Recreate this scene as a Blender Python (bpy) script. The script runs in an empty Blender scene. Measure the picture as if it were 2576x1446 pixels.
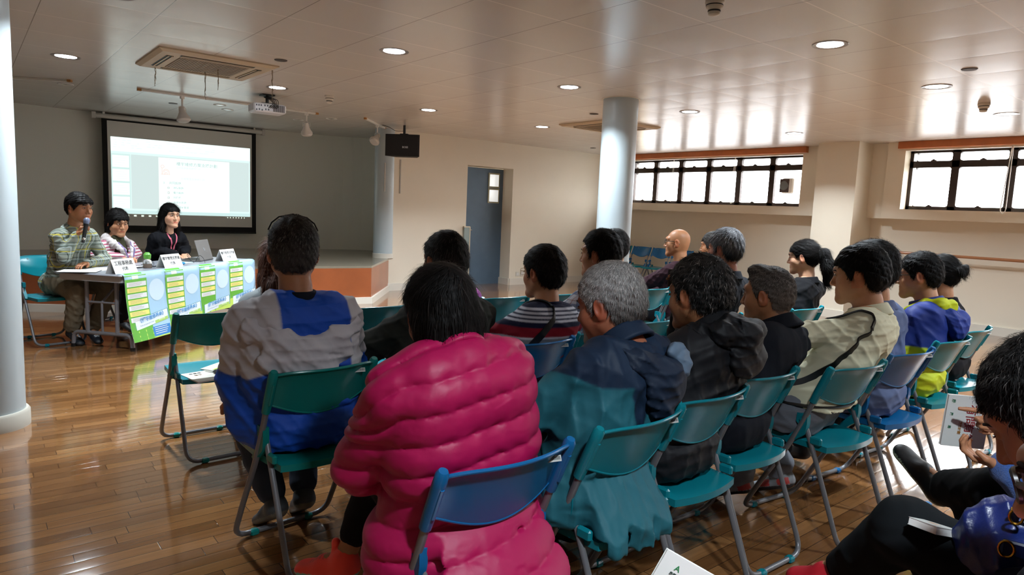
import bpy, math, random
import numpy as np
from mathutils import Matrix, Vector
SC = bpy.context.scene
COL = SC.collection
# ---------------------------------------------------------------- camera
CAM_H = 1.4
def cam_matrix(p=0.11554945, r=0.04261073, y=-0.88412758):
    c, s = math.cos(y), math.sin(y)
    f = np.array([s*math.cos(p), c*math.cos(p), -math.sin(p)])
    rt = np.array([c, -s, 0.]); up = np.cross(rt, f)
    R = rt*math.cos(r)+up*math.sin(r); U = -rt*math.sin(r)+up*math.cos(r)
    return R, U, f
_R, _U, _F = cam_matrix()
cd = bpy.data.cameras.new('camera'); cam = bpy.data.objects.new('camera', cd); COL.objects.link(cam)
cd.sensor_width = 36; cd.lens = 1689.27/2576*36; cd.clip_start = .02; cd.clip_end = 200
cam.matrix_world = Matrix(((_R[0], _U[0], -_F[0], 0), (_R[1], _U[1], -_F[1], 0), (_R[2], _U[2], -_F[2], CAM_H), (0, 0, 0, 1)))
SC.camera = cam
# ---------------------------------------------------------------- view, sky, daylight
SC.view_settings.view_transform = 'Standard'; SC.view_settings.look = 'None'
SC.view_settings.exposure = 0.2; SC.view_settings.gamma = 1.0
SC.view_settings.use_curve_mapping = False
SKY_UP, SKY_LOW = 16.0, 4.0
LAMP_W = 24.0
W = bpy.data.worlds.new('sky'); SC.world = W; W.use_nodes = True
_n = W.node_tree.nodes; _l = W.node_tree.links
_bg = _n['Background']
_tc = _n.new('ShaderNodeTexCoord'); _sx = _n.new('ShaderNodeSeparateXYZ'); _rp = _n.new('ShaderNodeMapRange')
_l.new(_tc.outputs['Generated'], _sx.inputs[0]); _l.new(_sx.outputs[2], _rp.inputs[0])
_rp.inputs[1].default_value = -.05; _rp.inputs[2].default_value = .10
_rp.inputs[3].default_value = SKY_LOW; _rp.inputs[4].default_value = SKY_UP
_l.new(_rp.outputs[0], _bg.inputs[1]); _bg.inputs[0].default_value = (.97, .98, 1.0, 1)
def portal(cx, cy, cz, sx, sz):
    d = bpy.data.lights.new('window_portal', 'AREA'); d.shape = 'RECTANGLE'; d.size = sx; d.size_y = sz
    d.cycles.is_portal = True
    o = bpy.data.objects.new('window_portal', d); COL.objects.link(o); o.location = (cx, cy, cz)
    o.rotation_euler = (math.radians(-90), 0, 0)      # light travels towards -Y
WINS = [(-9.20, -5.53), (-4.02, -.35), (.75, 2.9)]     # x ranges of the three windows of the right wall
WZ0, WZ1 = 1.64, 2.47
for a, b in WINS:
    portal((a+b)/2, 10.70, (WZ0+WZ1)/2, b-a, WZ1-WZ0)
# ---------------------------------------------------------------- helpers
def srgb(h):
    h = h.lstrip('#'); v = [int(h[i:i+2], 16)/255 for i in (0, 2, 4)]
    return tuple(((x/12.92) if x <= .04045 else ((x+.055)/1.055)**2.4) for x in v)
MATS = {}
def nd(nt, t, **kw):
    n = nt.nodes.new(t)
    for k, v in kw.items():
        if k.startswith('i'): n.inputs[int(k[1:])].default_value = v
        else: setattr(n, k, v)
    return n
def mth(nt, op, a, b=None, c=None):
    n = nt.nodes.new('ShaderNodeMath'); n.operation = op
    for i, v in enumerate((a, b, c)):
        if v is None: continue
        if isinstance(v, (int, float)): n.inputs[i].default_value = v
        else: nt.links.new(v, n.inputs[i])
    return n.outputs[0]
def mixc(nt, fac, a, b, mode='MIX'):
    n = nt.nodes.new('ShaderNodeMix'); n.data_type = 'RGBA'; n.blend_type = mode
    for s, v in ((n.inputs[0], fac), (n.inputs[6], a), (n.inputs[7], b)):
        if isinstance(v, (int, float)): s.default_value = v
        elif isinstance(v, tuple): s.default_value = (*v[:3], 1)
        else: nt.links.new(v, s)
    return n.outputs[2]
def mat(name, col, rough=.5, metal=0, spec=.5, bump=None, var=None, attr=False, coat=0, emit=None, sheen=0, trans=0, alpha=1, sss=0):
    """bump=(scale, strength, distance); var=(scale, amount) colour mottling of the thing itself; attr: multiply by colour attribute Col"""
    if name in MATS: return MATS[name]
    m = bpy.data.materials.new(name); m.use_nodes = True; nt = m.node_tree
    b = nt.nodes['Principled BSDF']; MATS[name] = m
    if isinstance(col, str): col = srgb(col)
    b.inputs['Roughness'].default_value = rough; b.inputs['Metallic'].default_value = metal
    b.inputs['Specular IOR Level'].default_value = spec
    b.inputs['Coat Weight'].default_value = coat; b.inputs['Coat Roughness'].default_value = .08
    b.inputs['Sheen Weight'].default_value = sheen; b.inputs['Sheen Roughness'].default_value = .6
    b.inputs['Transmission Weight'].default_value = trans; b.inputs['Alpha'].default_value = alpha
    if sss:
        b.inputs['Subsurface Weight'].default_value = sss; b.inputs['Subsurface Scale'].default_value = .01
        b.inputs['Subsurface Radius'].default_value = (1, .35, .2)
    out = tuple(col)
    tc = nt.nodes.new('ShaderNodeTexCoord')
    if attr:
        a = nd(nt, 'ShaderNodeAttribute', attribute_name='Col'); out = a.outputs['Color']
    if var:
        no = nd(nt, 'ShaderNodeTexNoise'); no.inputs['Scale'].default_value = var[0]; no.inputs['Detail'].default_value = 4
        nt.links.new(tc.outputs['Object'], no.inputs['Vector'])
        mr = nd(nt, 'ShaderNodeMapRange', i1=.3, i2=.7, i3=1-var[1], i4=1+var[1]); nt.links.new(no.outputs[0], mr.inputs[0])
        vm = nd(nt, 'ShaderNodeVectorMath', operation='SCALE')
        if isinstance(out, tuple): vm.inputs[0].default_value = out[:3]
        else: nt.links.new(out, vm.inputs[0])
        nt.links.new(mr.outputs[0], vm.inputs['Scale']); out = vm.outputs[0]
    if isinstance(out, tuple): b.inputs['Base Color'].default_value = (*out[:3], 1)
    else: nt.links.new(out, b.inputs['Base Color'])
    if bump:
        no = nd(nt, 'ShaderNodeTexNoise'); no.inputs['Scale'].default_value = bump[0]; no.inputs['Detail'].default_value = 5
        nt.links.new(tc.outputs['Object'], no.inputs['Vector'])
        bp = nd(nt, 'ShaderNodeBump'); bp.inputs['Strength'].default_value = bump[1]; bp.inputs['Distance'].default_value = bump[2]
        nt.links.new(no.outputs[0], bp.inputs['Height']); nt.links.new(bp.outputs[0], b.inputs['Normal'])
    if emit:
        ec = srgb(emit[0]) if isinstance(emit[0], str) else emit[0]
        b.inputs['Emission Color'].default_value = (*ec, 1); b.inputs['Emission Strength'].default_value = emit[1]
    return m
def prin(m): return m.node_tree.nodes['Principled BSDF']
def tag(o, label=None, cat=None, group=None, kind=None):
    if label: o['label'] = label
    if cat: o['category'] = cat
    if group: o['group'] = group
    if kind: o['kind'] = kind
    return o
def empty(name, loc=(0, 0, 0), rz=0, label=None, cat=None, group=None):
    o = bpy.data.objects.new(name, None); COL.objects.link(o); o.location = loc; o.rotation_euler = (0, 0, rz)
    o.empty_display_size = .05
    return tag(o, label, cat, group)
class MB:
    """collects shapes into one mesh"""
    def __init__(s): s.v = []; s.f = []; s.m = []; s.sm = []
    def add(s, vs, fs, mi=0, smooth=False):
        o = len(s.v); s.v += [tuple(map(float, p)) for p in vs]
        s.f += [tuple(i+o for i in f) for f in fs]; s.m += [mi]*len(fs); s.sm += [smooth]*len(fs); return s
    def box(s, c, d, rot=0, mi=0, bev=0, M=None):
        x, y, z = (k/2 for k in d)
        if bev:
            b = min(bev, x, y, z)
            vs = []; 
            for zz, ins in ((-z, b), (-z+b, 0), (z-b, 0), (z, b)):
                for sx, sy in ((-1, -1), (1, -1), (1, 1), (-1, 1)):
                    # chamfered corners: two points per corner
                    ax, ay = x-ins, y-ins
                    if sx*sy > 0: vs += [(sx*ax, sy*(ay-b), zz), (sx*(ax-b), sy*ay, zz)] if True else []
                    else: vs += [(sx*(ax-b), sy*ay, zz), (sx*ax, sy*(ay-b), zz)]
            # order corners (-,-),(+,-),(+,+),(-,+): fix order so ring is CCW
            fixed = []
            for r in range(4):
                R = vs[r*8:(r+1)*8]
                R.sort(key=lambda p: math.atan2(p[1]/(y+1e-9), p[0]/(x+1e-9))); fixed += R
            vs = fixed; fs = [tuple(range(7, -1, -1)), tuple(range(24, 32))]
            for r in range(3):
                for i in range(8): fs.append((r*8+i, r*8+(i+1) % 8, (r+1)*8+(i+1) % 8, (r+1)*8+i))
        else:
            vs = [(sx*x, sy*y, sz*z) for sz in (-1, 1) for sx, sy in ((-1, -1), (1, -1), (1, 1), (-1, 1))]
            fs = [(3, 2, 1, 0), (4, 5, 6, 7), (0, 1, 5, 4), (1, 2, 6, 5), (2, 3, 7, 6), (3, 0, 4, 7)]
        if M is not None: vs = [tuple(M @ Vector(p)) for p in vs]
        elif rot:
            cr, sr = math.cos(rot), math.sin(rot); vs = [(cr*p[0]-sr*p[1], sr*p[0]+cr*p[1], p[2]) for p in vs]
        return s.add([(p[0]+c[0], p[1]+c[1], p[2]+c[2]) for p in vs], fs, mi)
    def tube(s, path, r, n=10, mi=0, closed=False, flat=1.0):
        P = [np.array(p, float) for p in path]; m = len(P); rr = r if hasattr(r, '__len__') else [r]*m
        vs = []; up = None
        for i in range(m):
            a = P[i-1] if (i > 0 or closed) else P[i]; b = P[(i+1) % m] if (i < m-1 or closed) else P[i]
            t = b-a; t /= (np.linalg.norm(t)+1e-12)
            if up is None:
                u = np.cross(t, [0, 0, 1.]); 
                if np.linalg.norm(u) < .1: u = np.cross(t, [1., 0, 0])
            else: u = up-t*np.dot(up, t)
            u /= np.linalg.norm(u)+1e-12; up = u; w = np.cross(t, u)
            for k in range(n):
                a_ = 2*math.pi*k/n; vs.append(P[i]+rr[i]*(math.cos(a_)*u+flat*math.sin(a_)*w))
        fs = []
        for i in range(m if closed else m-1):
            j = (i+1) % m
            for k in range(n): fs.append((i*n+k, i*n+(k+1) % n, j*n+(k+1) % n, j*n+k))
        if not closed: fs += [tuple(range(n-1, -1, -1)), tuple(range((m-1)*n, m*n))]
        return s.add(vs, fs, mi, True)
    def lathe(s, prof, c=(0, 0, 0), n=24, mi=0, M=None, smooth=True):
        vs = []; 
        for r, z in prof:
            for k in range(n):
                a = 2*math.pi*k/n; vs.append((r*math.cos(a), r*math.sin(a), z))
        fs = []
        for i in range(len(prof)-1):
            for k in range(n): fs.append((i*n+k, i*n+(k+1) % n, (i+1)*n+(k+1) % n, (i+1)*n+k))
        if prof[0][0] > 1e-6: fs.append(tuple(range(n-1, -1, -1)))
        if prof[-1][0] > 1e-6: fs.append(tuple(range((len(prof)-1)*n, len(prof)*n)))
        if M is not None: vs = [tuple(M @ Vector(p)) for p in vs]
        return s.add([(p[0]+c[0], p[1]+c[1], p[2]+c[2]) for p in vs], fs, mi, smooth)
    def grid(s, fn, nu, nv, mi=0, thick=None, smooth=True):
        """fn(u,v)->point; thick: vector/fn offset gives a closed slab"""
        top = [np.array(fn(i/nu, j/nv), float) for j in range(nv+1) for i in range(nu+1)]
        w = nu+1; fs = [(j*w+i, j*w+i+1, (j+1)*w+i+1, (j+1)*w+i) for j in range(nv) for i in range(nu)]
        if thick is None: return s.add(top, fs, mi, smooth)
        off = np.array(thick, float); bot = [p+off for p in top]; N = len(top)
        fs2 = [tuple(N+k for k in reversed(f)) for f in fs]
        rim = [i for i in range(w)]+[j*w+nu for j in range(1, nv+1)]+[nv*w+i for i in range(nu-1, -1, -1)]+[j*w for j in range(nv-1, 0, -1)]
        side = [(rim[(k+1) % len(rim)], rim[k], N+rim[k], N+rim[(k+1) % len(rim)]) for k in range(len(rim))]
        return s.add(top+bot, fs+fs2+side, mi, smooth)
    def prism(s, poly, z0, z1, mi=0, smooth=False):
        n = len(poly); vs = [(p[0], p[1], z0) for p in poly]+[(p[0], p[1], z1) for p in poly]
        fs = [tuple(range(n-1, -1, -1)), tuple(range(n, 2*n))]+[(i, (i+1) % n, n+(i+1) % n, n+i) for i in range(n)]
        return s.add(vs, fs, mi, smooth)
    def build(s, name, mats, parent=None, loc=(0, 0, 0), rot=(0, 0, 0), angle=40):
        me = bpy.data.meshes.new(name); me.from_pydata(s.v, [], s.f)
        for m in (mats if isinstance(mats, (list, tuple)) else [mats]): me.materials.append(m)
        me.polygons.foreach_set('material_index', s.m); me.polygons.foreach_set('use_smooth', s.sm)
        me.update()
        if any(s.sm):
            try: me.set_sharp_from_angle(angle=math.radians(angle))
            except Exception: pass
        o = bpy.data.objects.new(name, me); COL.objects.link(o); o.parent = parent
        o.location = loc; o.rotation_euler = rot
        return o
def arc(c, r, a0, a1, n, plane='xy'):
    out = []
    for i in range(n+1):
        a = a0+(a1-a0)*i/n; p, q = r*math.cos(a), r*math.sin(a)
        out.append({'xy': (c[0]+p, c[1]+q, c[2]), 'xz': (c[0]+p, c[1], c[2]+q), 'yz': (c[0], c[1]+p, c[2]+q)}[plane])
    return out
def fillet(pts, r, n=5):
    """round the corners of a polyline"""
    P = [np.array(p, float) for p in pts]; out = [P[0]]
    for i in range(1, len(P)-1):
        a = P[i-1]-P[i]; b = P[i+1]-P[i]; la, lb = np.linalg.norm(a), np.linalg.norm(b); k = min(r, la*.45, lb*.45)
        p0, p1 = P[i]+a/la*k, P[i]+b/lb*k
        for j in range(n+1):
            t = j/n; out.append((1-t)**2*p0+2*t*(1-t)*P[i]+t*t*p1)
    out.append(P[-1]); return out
def text_mesh(name, body, size, m, parent=None, M=None, align='CENTER', bold=0, ext=.0006, loc=None):
    cu = bpy.data.curves.new(name, 'FONT'); cu.body = body; cu.size = size; cu.align_x = align; cu.align_y = 'CENTER'
    cu.extrude = ext; cu.offset = bold; cu.resolution_u = 2
    t = bpy.data.objects.new(name+'_curve', cu); COL.objects.link(t)
    dg = bpy.context.evaluated_depsgraph_get(); me = bpy.data.meshes.new_from_object(t.evaluated_get(dg))
    bpy.data.objects.remove(t); bpy.data.curves.remove(cu)
    me.materials.clear(); me.materials.append(m)
    o = bpy.data.objects.new(name, me); COL.objects.link(o); o.parent = parent
    if M is not None: o.matrix_local = M
    return o
def frame(o, x, y):
    """matrix with origin o, columns x,y and x cross y"""
    x = Vector(x).normalized(); y = Vector(y); z = x.cross(y).normalized(); y = z.cross(x)
    return Matrix(((x[0], y[0], z[0], o[0]), (x[1], y[1], z[1], o[1]), (x[2], y[2], z[2], o[2]), (0, 0, 0, 1)))
def copy_tree(o, parent=None):
    c = o.copy(); COL.objects.link(c); c.parent = parent
    for ch in list(o.children): copy_tree(ch, c)
    return c
# ---------------------------------------------------------------- room materials
CEIL = 2.584
def floor_mat():
    m = mat('parquet', (.4, .2, .1), rough=.12, coat=.7, spec=.5); nt = m.node_tree; L = nt.links
    tc = nt.nodes.new('ShaderNodeTexCoord'); sp = nt.nodes.new('ShaderNodeSeparateXYZ'); L.new(tc.outputs['Object'], sp.inputs[0])
    bw, bl = .072, .52
    u = mth(nt, 'DIVIDE', sp.outputs[0], bw); iu = mth(nt, 'FLOOR', u); fu = mth(nt, 'FRACT', u)
    wn = nd(nt, 'ShaderNodeTexWhiteNoise', noise_dimensions='1D'); L.new(iu, wn.inputs['W'])
    v = mth(nt, 'ADD', mth(nt, 'DIVIDE', sp.outputs[1], bl), mth(nt, 'MULTIPLY', wn.outputs[0], 3.0))
    iv = mth(nt, 'FLOOR', v); fv = mth(nt, 'FRACT', v)
    cb = nt.nodes.new('ShaderNodeCombineXYZ'); L.new(iu, cb.inputs[0]); L.new(iv, cb.inputs[1])
    w2 = nd(nt, 'ShaderNodeTexWhiteNoise', noise_dimensions='2D'); L.new(cb.outputs[0], w2.inputs['Vector'])
    # grain
    mp = nd(nt, 'ShaderNodeMapping'); mp.inputs['Scale'].default_value = (60, 3.5, 1); L.new(tc.outputs['Object'], mp.inputs[0])
    ad = nd(nt, 'ShaderNodeVectorMath', operation='ADD'); L.new(mp.outputs[0], ad.inputs[0]); L.new(w2.outputs['Color'], ad.inputs[1])
    gn = nd(nt, 'ShaderNodeTexNoise'); gn.inputs['Scale'].default_value = 1; gn.inputs['Detail'].default_value = 4; L.new(ad.outputs[0], gn.inputs['Vector'])
    cr = nd(nt, 'ShaderNodeValToRGB'); e = cr.color_ramp.elements
    e[0].position = 0; e[0].color = (*srgb('#6f4a2a'), 1); e[1].position = 1; e[1].color = (*srgb('#966a41'), 1)
    x = e.new(.45); x.color = (*srgb('#805733'), 1); x = e.new(.75); x.color = (*srgb('#8b6038'), 1)
    L.new(w2.outputs['Value'], cr.inputs[0])
    g2 = nd(nt, 'ShaderNodeMapRange', i1=.3, i2=.7, i3=.84, i4=1.1); L.new(gn.outputs[0], g2.inputs[0])
    sc = nd(nt, 'ShaderNodeVectorMath', operation='SCALE'); L.new(cr.outputs[0], sc.inputs[0]); L.new(g2.outputs[0], sc.inputs['Scale'])
    def seam(f, w):
        a = mth(nt, 'LESS_THAN', f, w); b = mth(nt, 'GREATER_THAN', f, 1-w); return mth(nt, 'MAXIMUM', a, b)
    s_ = mth(nt, 'MAXIMUM', seam(fu, .02), seam(fv, .0028))
    col = mixc(nt, s_, sc.outputs[0], srgb('#3d2412')); L.new(col, prin(m).inputs['Base Color'])
    # every strip lies a touch differently and has soft edges
    hn = nd(nt, 'ShaderNodeTexNoise'); hn.inputs['Scale'].default_value = 5; L.new(tc.outputs['Object'], hn.inputs['Vector'])
    tilt = mth(nt, 'MULTIPLY', mth(nt, 'SUBTRACT', w2.outputs['Value'], .5), mth(nt, 'MULTIPLY', fu, .5))
    edge = mth(nt, 'MULTIPLY', mth(nt, 'POWER', mth(nt, 'ABSOLUTE', mth(nt, 'SUBTRACT', fu, .5)), 4.0), -5.0)
    h = mth(nt, 'ADD', mth(nt, 'ADD', mth(nt, 'MULTIPLY', hn.outputs[0], 1.0), tilt), mth(nt, 'ADD', edge, mth(nt, 'MULTIPLY', s_, -.4)))
    bp = nd(nt, 'ShaderNodeBump'); bp.inputs['Strength'].default_value = .35; bp.inputs['Distance'].default_value = .0016
    L.new(h, bp.inputs['Height']); L.new(bp.outputs[0], prin(m).inputs['Normal']); L.new(bp.outputs[0], prin(m).inputs['Coat Normal'])
    return m
def ceil_mat():
    m = mat('ceiling_panels', (.6, .55, .5), rough=.25, spec=1.0); nt = m.node_tree; L = nt.links
    tc = nt.nodes.new('ShaderNodeTexCoord'); sp = nt.nodes.new('ShaderNodeSeparateXYZ'); L.new(tc.outputs['Object'], sp.inputs[0])
    fx = mth(nt, 'FRACT', mth(nt, 'DIVIDE', mth(nt, 'ADD', sp.outputs[0], 1.974+6.3*3), .63))
    fy = mth(nt, 'FRACT', mth(nt, 'DIVIDE', mth(nt, 'ADD', sp.outputs[1], -1.064+6.3*3), .63))
    def dist(f): return mth(nt, 'SUBTRACT', .5, mth(nt, 'ABSOLUTE', mth(nt, 'SUBTRACT', f, .5)))
    dx, dy = dist(fx), dist(fy)
    lx, ly = mth(nt, 'LESS_THAN', dx, .0075), mth(nt, 'LESS_THAN', dy, .004)
    c = mixc(nt, lx, srgb('#cfcac3'), srgb('#e8e2d8')); c = mixc(nt, ly, c, srgb('#8f8880'))
    L.new(c, prin(m).inputs['Base Color'])
    # panels sag a little between their edges
    hx = mth(nt, 'POWER', mth(nt, 'MINIMUM', mth(nt, 'MULTIPLY', dx, 2.0), 1.0), .5); hy = mth(nt, 'POWER', mth(nt, 'MINIMUM', mth(nt, 'MULTIPLY', dy, 2.0), 1.0), .5)
    nz = nd(nt, 'ShaderNodeTexNoise'); nz.inputs['Scale'].default_value = 2.2; L.new(tc.outputs['Object'], nz.inputs['Vector'])
    h = mth(nt, 'ADD', mth(nt, 'MULTIPLY', hx, hy), mth(nt, 'MULTIPLY', nz.outputs[0], .8))
    bp = nd(nt, 'ShaderNodeBump'); bp.inputs['Strength'].default_value = .5; bp.inputs['Distance'].default_value = .004
    L.new(h, bp.inputs['Height']); L.new(bp.outputs[0], prin(m).inputs['Normal'])
    return m
M_floor = floor_mat(); M_ceil = ceil_mat()
M_wall = mat('wall_paint', '#ded5c3', rough=.75, spec=.3, var=(1.2, .03), bump=(60, .08, .002))
M_stagewall = mat('stage_wall_paint', '#eff1e8', rough=.8, spec=.3, bump=(60, .08, .002))
M_col = mat('column_paint', '#b0bcc0', rough=.35, spec=.5)
M_white = mat('white_trim', '#d5cfc2', rough=.5)
M_doorblue = mat('door_blue', '#4d6478', rough=.5, var=(6, .05))
M_orange = mat('orange_wood', '#b0622c', rough=.4, var=(8, .1))
M_bronze = mat('window_bronze', '#2e211b', rough=.45, metal=.3)
M_stagewood = mat('stage_wood', '#93502c', rough=.35, coat=.3, var=(3, .12))
M_stagefloor = mat('stage_floor', '#7d7768', rough=.25, coat=.4)
M_black = mat('black_plastic', '#0d0d0e', rough=.45)
M_chrome = mat('chrome', (.8, .8, .8), rough=.15, metal=1)
M_whiteplastic = mat('white_plastic', '#d9d8d2', rough=.4)
M_paper = mat('paper_white', '#e9e8e4', rough=.7)
M_ink = mat('ink', '#26262c', rough=.8)
# ---------------------------------------------------------------- room shell
def struct(name, mb, m, **k):
    o = mb.build(name, m, **k); o['kind'] = 'structure'; return o
X0, X1, Y0, Y1 = -12.6, 3.2, -3.0, 10.65
struct('floor', MB().box(((X0+X1)/2, (Y0+Y1)/2, -.05), (X1-X0, Y1-Y0, .1)), M_floor)
struct('ceiling', MB().box(((X0+X1)/2, (Y0+Y1)/2, CEIL+.05), (X1-X0, Y1-Y0+.6, .1)), M_ceil)
FX = -9.68    # front wall with the door
fw = MB(); DY0, DY1, DH = 6.83, 7.85, 2.135
fw.box((FX-.15, (5.28+DY0)/2, CEIL/2), (.30, DY0-5.28, CEIL)); fw.box((FX-.15, (DY1+Y1+.2)/2, CEIL/2), (.30, Y1+.2-DY1, CEIL))
fw.box((FX-.15, (DY0+DY1)/2, (DH+CEIL)/2), (.30, DY1-DY0, CEIL-DH))
struct('wall_front', fw, M_wall)
struct('wall_door_recess', MB().box((FX-.36, (DY0+DY1)/2, DH/2), (.02, DY1-DY0+.2, DH+.1)), M_wall)
dr = struct('door_1', MB().box((FX-.315, 7.40, DH/2-.005), (.05, .95, DH-.01)), M_doorblue)
g = MB(); 
for z0 in (1.52, 1.80):
    g.box((FX-.283, 7.63, z0+.115), (.012, .26, .27), mi=1); g.box((FX-.276, 7.63, z0+.115), (.010, .205, .215), mi=0)
g.build('door_window_pane', [mat('door_glass', '#e8ecea', rough=.1, emit=('#e8eeee', .55)), mat('glazing_bead', '#9c9a80', rough=.5)], parent=dr)
MB().box((FX-.28, 7.0, 1.0), (.03, .02, .12)).tube([(FX-.26, 7.0, 1.0), (FX-.22, 7.0, 1.0), (FX-.22, 7.12, 1.0)], .009).build('door_handle', M_chrome, parent=dr)
# window wall: lower wall, protruding surrounds, pilasters
ww = MB(); ww.box(((X0+X1)/2, Y1+.15, WZ0/2-.07), (X1-X0, .30, WZ0-.14)); struct('wall_right_lower', ww, M_wall)
sur = MB(); SY = 10.40
segs = [(-9.69, WINS[0][0], WINS[0][1], -5.19), (-4.26, WINS[1][0], WINS[1][1], -.1), (.5, WINS[2][0], WINS[2][1], 3.2)]
for a, w0, w1, b in segs:
    D, cy = .5, SY+.25
    sur.box(((a+b)/2, cy, (1.50+WZ0)/2), (b-a, D, WZ0-1.50)); sur.box(((a+b)/2, cy, (WZ1+CEIL)/2), (b-a, D, CEIL-WZ1))
    sur.box(((a+w0)/2, cy, (WZ0+WZ1)/2), (w0-a, D, WZ1-WZ0)); sur.box(((w1+b)/2, cy, (WZ0+WZ1)/2), (b-w1, D, WZ1-WZ0))
struct('wall_right_window_surround', sur, M_wall)
pil = MB()
for a, b, y in ((-5.10, -4.50, 10.02), (-.1, .5, 10.02)):
    pil.box(((a+b)/2, (y+Y1)/2, CEIL/2), (b-a, Y1-y, CEIL))
for a, b in ((-5.19, -5.10), (-4.5, -4.26)): pil.box(((a+b)/2, Y1-.05, (CEIL+1.5)/2), (b-a, .25, CEIL-1.5))
struct('wall_right_pilaster', pil, M_wall)
lb = MB(); lb.box(((FX+X1)/2, Y1-.012, .06), (X1-FX, .025, .12)); lb.box((-4.8, 10.01, .06), (.64, .025, .12)); struct('baseboard_right', lb, M_white)
bb = MB(); bb.box((FX+.012, (5.28+DY0)/2, .06), (.025, DY0-5.28, .12)); bb.box((FX+.012, (DY1+Y1)/2, .06), (.025, Y1-DY1, .12))
bb.box((FX-.15, DY1-.012, .06), (.3, .025, .12)); struct('baseboard_front', bb, M_white)
# other walls behind the camera
struct('wall_back', MB().box((X1+.05, (Y0+Y1)/2, CEIL/2), (.1, Y1-Y0, CEIL)), M_wall)
struct('wall_left', MB().box(((X0+X1)/2, Y0-.05, CEIL/2), (X1-X0, .1, CEIL)), M_wall)
# stage wall: gently curved, behind the screen
sw = [(-12.0, -3.0), (-11.75, -.2), (-12.0, 1.4), (-12.02, 3.0), (-11.9, 4.4), (-11.6, 5.7), (-10.9, 6.4), (-9.96, 6.5)]
sws = []
for i in range(len(sw)-1): sws += [sw[i]]
sws = [tuple(p) for p in fillet([(a, b, 0) for a, b in sw], .6, 5)]
o_ = MB()
for i in range(len(sws)-1):
    a, b = np.array(sws[i][:2]), np.array(sws[i+1][:2]); d = b-a; n_ = np.array([-d[1], d[0]])/(np.linalg.norm(d)+1e-9)*.15
    o_.prism([a, b, b+n_, a+n_][::-1], 0, CEIL, smooth=False)
struct('wall_stage', o_, M_stagewall)
# stage with rounded wall end (half column) at its right side
SZ = .53
# stage front outline at the floor, left to right
sf = [(-9.6, -3.0), (-9.85, -.6), (-9.55, .35), (-9.0, 1.2), (-8.85, 2.4), (-8.62, 3.72), (-8.52, 4.42), (-9.70, 5.34)]
st_poly = sf+[(-9.98, 5.6), (-9.98, 6.4), (-10.9, 6.3), (-11.7, 5.6), (-12.3, 4.2), (-12.3, -3.0)]
struct('stage_floor_slab', MB().prism(st_poly, .50, SZ), M_stagefloor)
fa = MB(); kb = MB()
for i in range(len(sf)-1):
    a, b = np.array(sf[i]), np.array(sf[i+1]); d = b-a; n_ = np.array([-d[1], d[0]])/np.linalg.norm(d)
    fa.prism([a-n_*0, b, b+n_*.04, a+n_*.04], .085, .50); e = d/np.linalg.norm(d)*.012
    kb.prism([a-n_*.03-e, b-n_*.03+e, b+n_*.03, a+n_*.03], 0, .09)
struct('trim_stage_fascia', fa, M_stagewood); struct('trim_stage_kerb', kb, M_white)
hc = MB().lathe([(.17, SZ), (.17, CEIL)], (-9.83, 5.31, 0), 40); struct('wall_stage_end_pier', hc, M_col)
struct('baseboard_pier', MB().lathe([(.178, SZ), (.178, SZ+.07), (.17, SZ+.075)], (-9.83, 5.31, 0), 40), M_white)
# round columns
for nm, (cx_, cy_), lab in (('round_column', (-4.89, .067), 'round pale blue column at the left edge, standing in front of the speakers table'),
                            ('round_column', (-4.88, 5.36), 'round pale blue column in the middle of the hall, in front of the windows')):
    e = empty(nm, (cx_, cy_, 0)); e['kind'] = 'structure'
    MB().lathe([(.183, 0), (.183, CEIL)], n=56).build('shaft', M_col, e)
    MB().lathe([(.205, 0), (.205, .085), (.195, .10), (.183, .10)], n=56).build('base_collar', mat('column_base', '#b4b0a4', rough=.5), e)
    if cy_ > 3: MB().lathe([(.183, CEIL-.004), (.2, CEIL-.002), (.2, CEIL)], n=56).build('ceiling_ring', M_white, e)
# glass screen edge beside the door
e = empty('partition_panel', (FX+.02, 6.82, 0), 0, 'low narrow partition panel with a pale frame at the left side of the blue door', 'partition')
MB().box((.02, 0, .53), (.03, .11, 1.05)).build('panel', mat('panel_glass', '#8b9a98', rough=.2), e)
MB().box((.02, .062, .53), (.04, .02, 1.07)).box((.02, 0, 1.065), (.04, .13, .02)).build('frame', mat('panel_frame', '#c2b8a0', rough=.4), e)
e = empty('wall_socket_plate', (FX+.004, 8.05, .20), 0, 'double white socket plate low on the wall to the right of the door', 'socket')
MB().box((0, 0, 0), (.012, .085, .085), bev=.004).box((0, .11, 0), (.012, .085, .085), bev=.004).build('plate', M_white, e)
MB().box((.007, 0, 0), (.004, .05, .04)).box((.007, .11, 0), (.004, .05, .04)).build('switch_rocker', M_whiteplastic, e)
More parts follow.
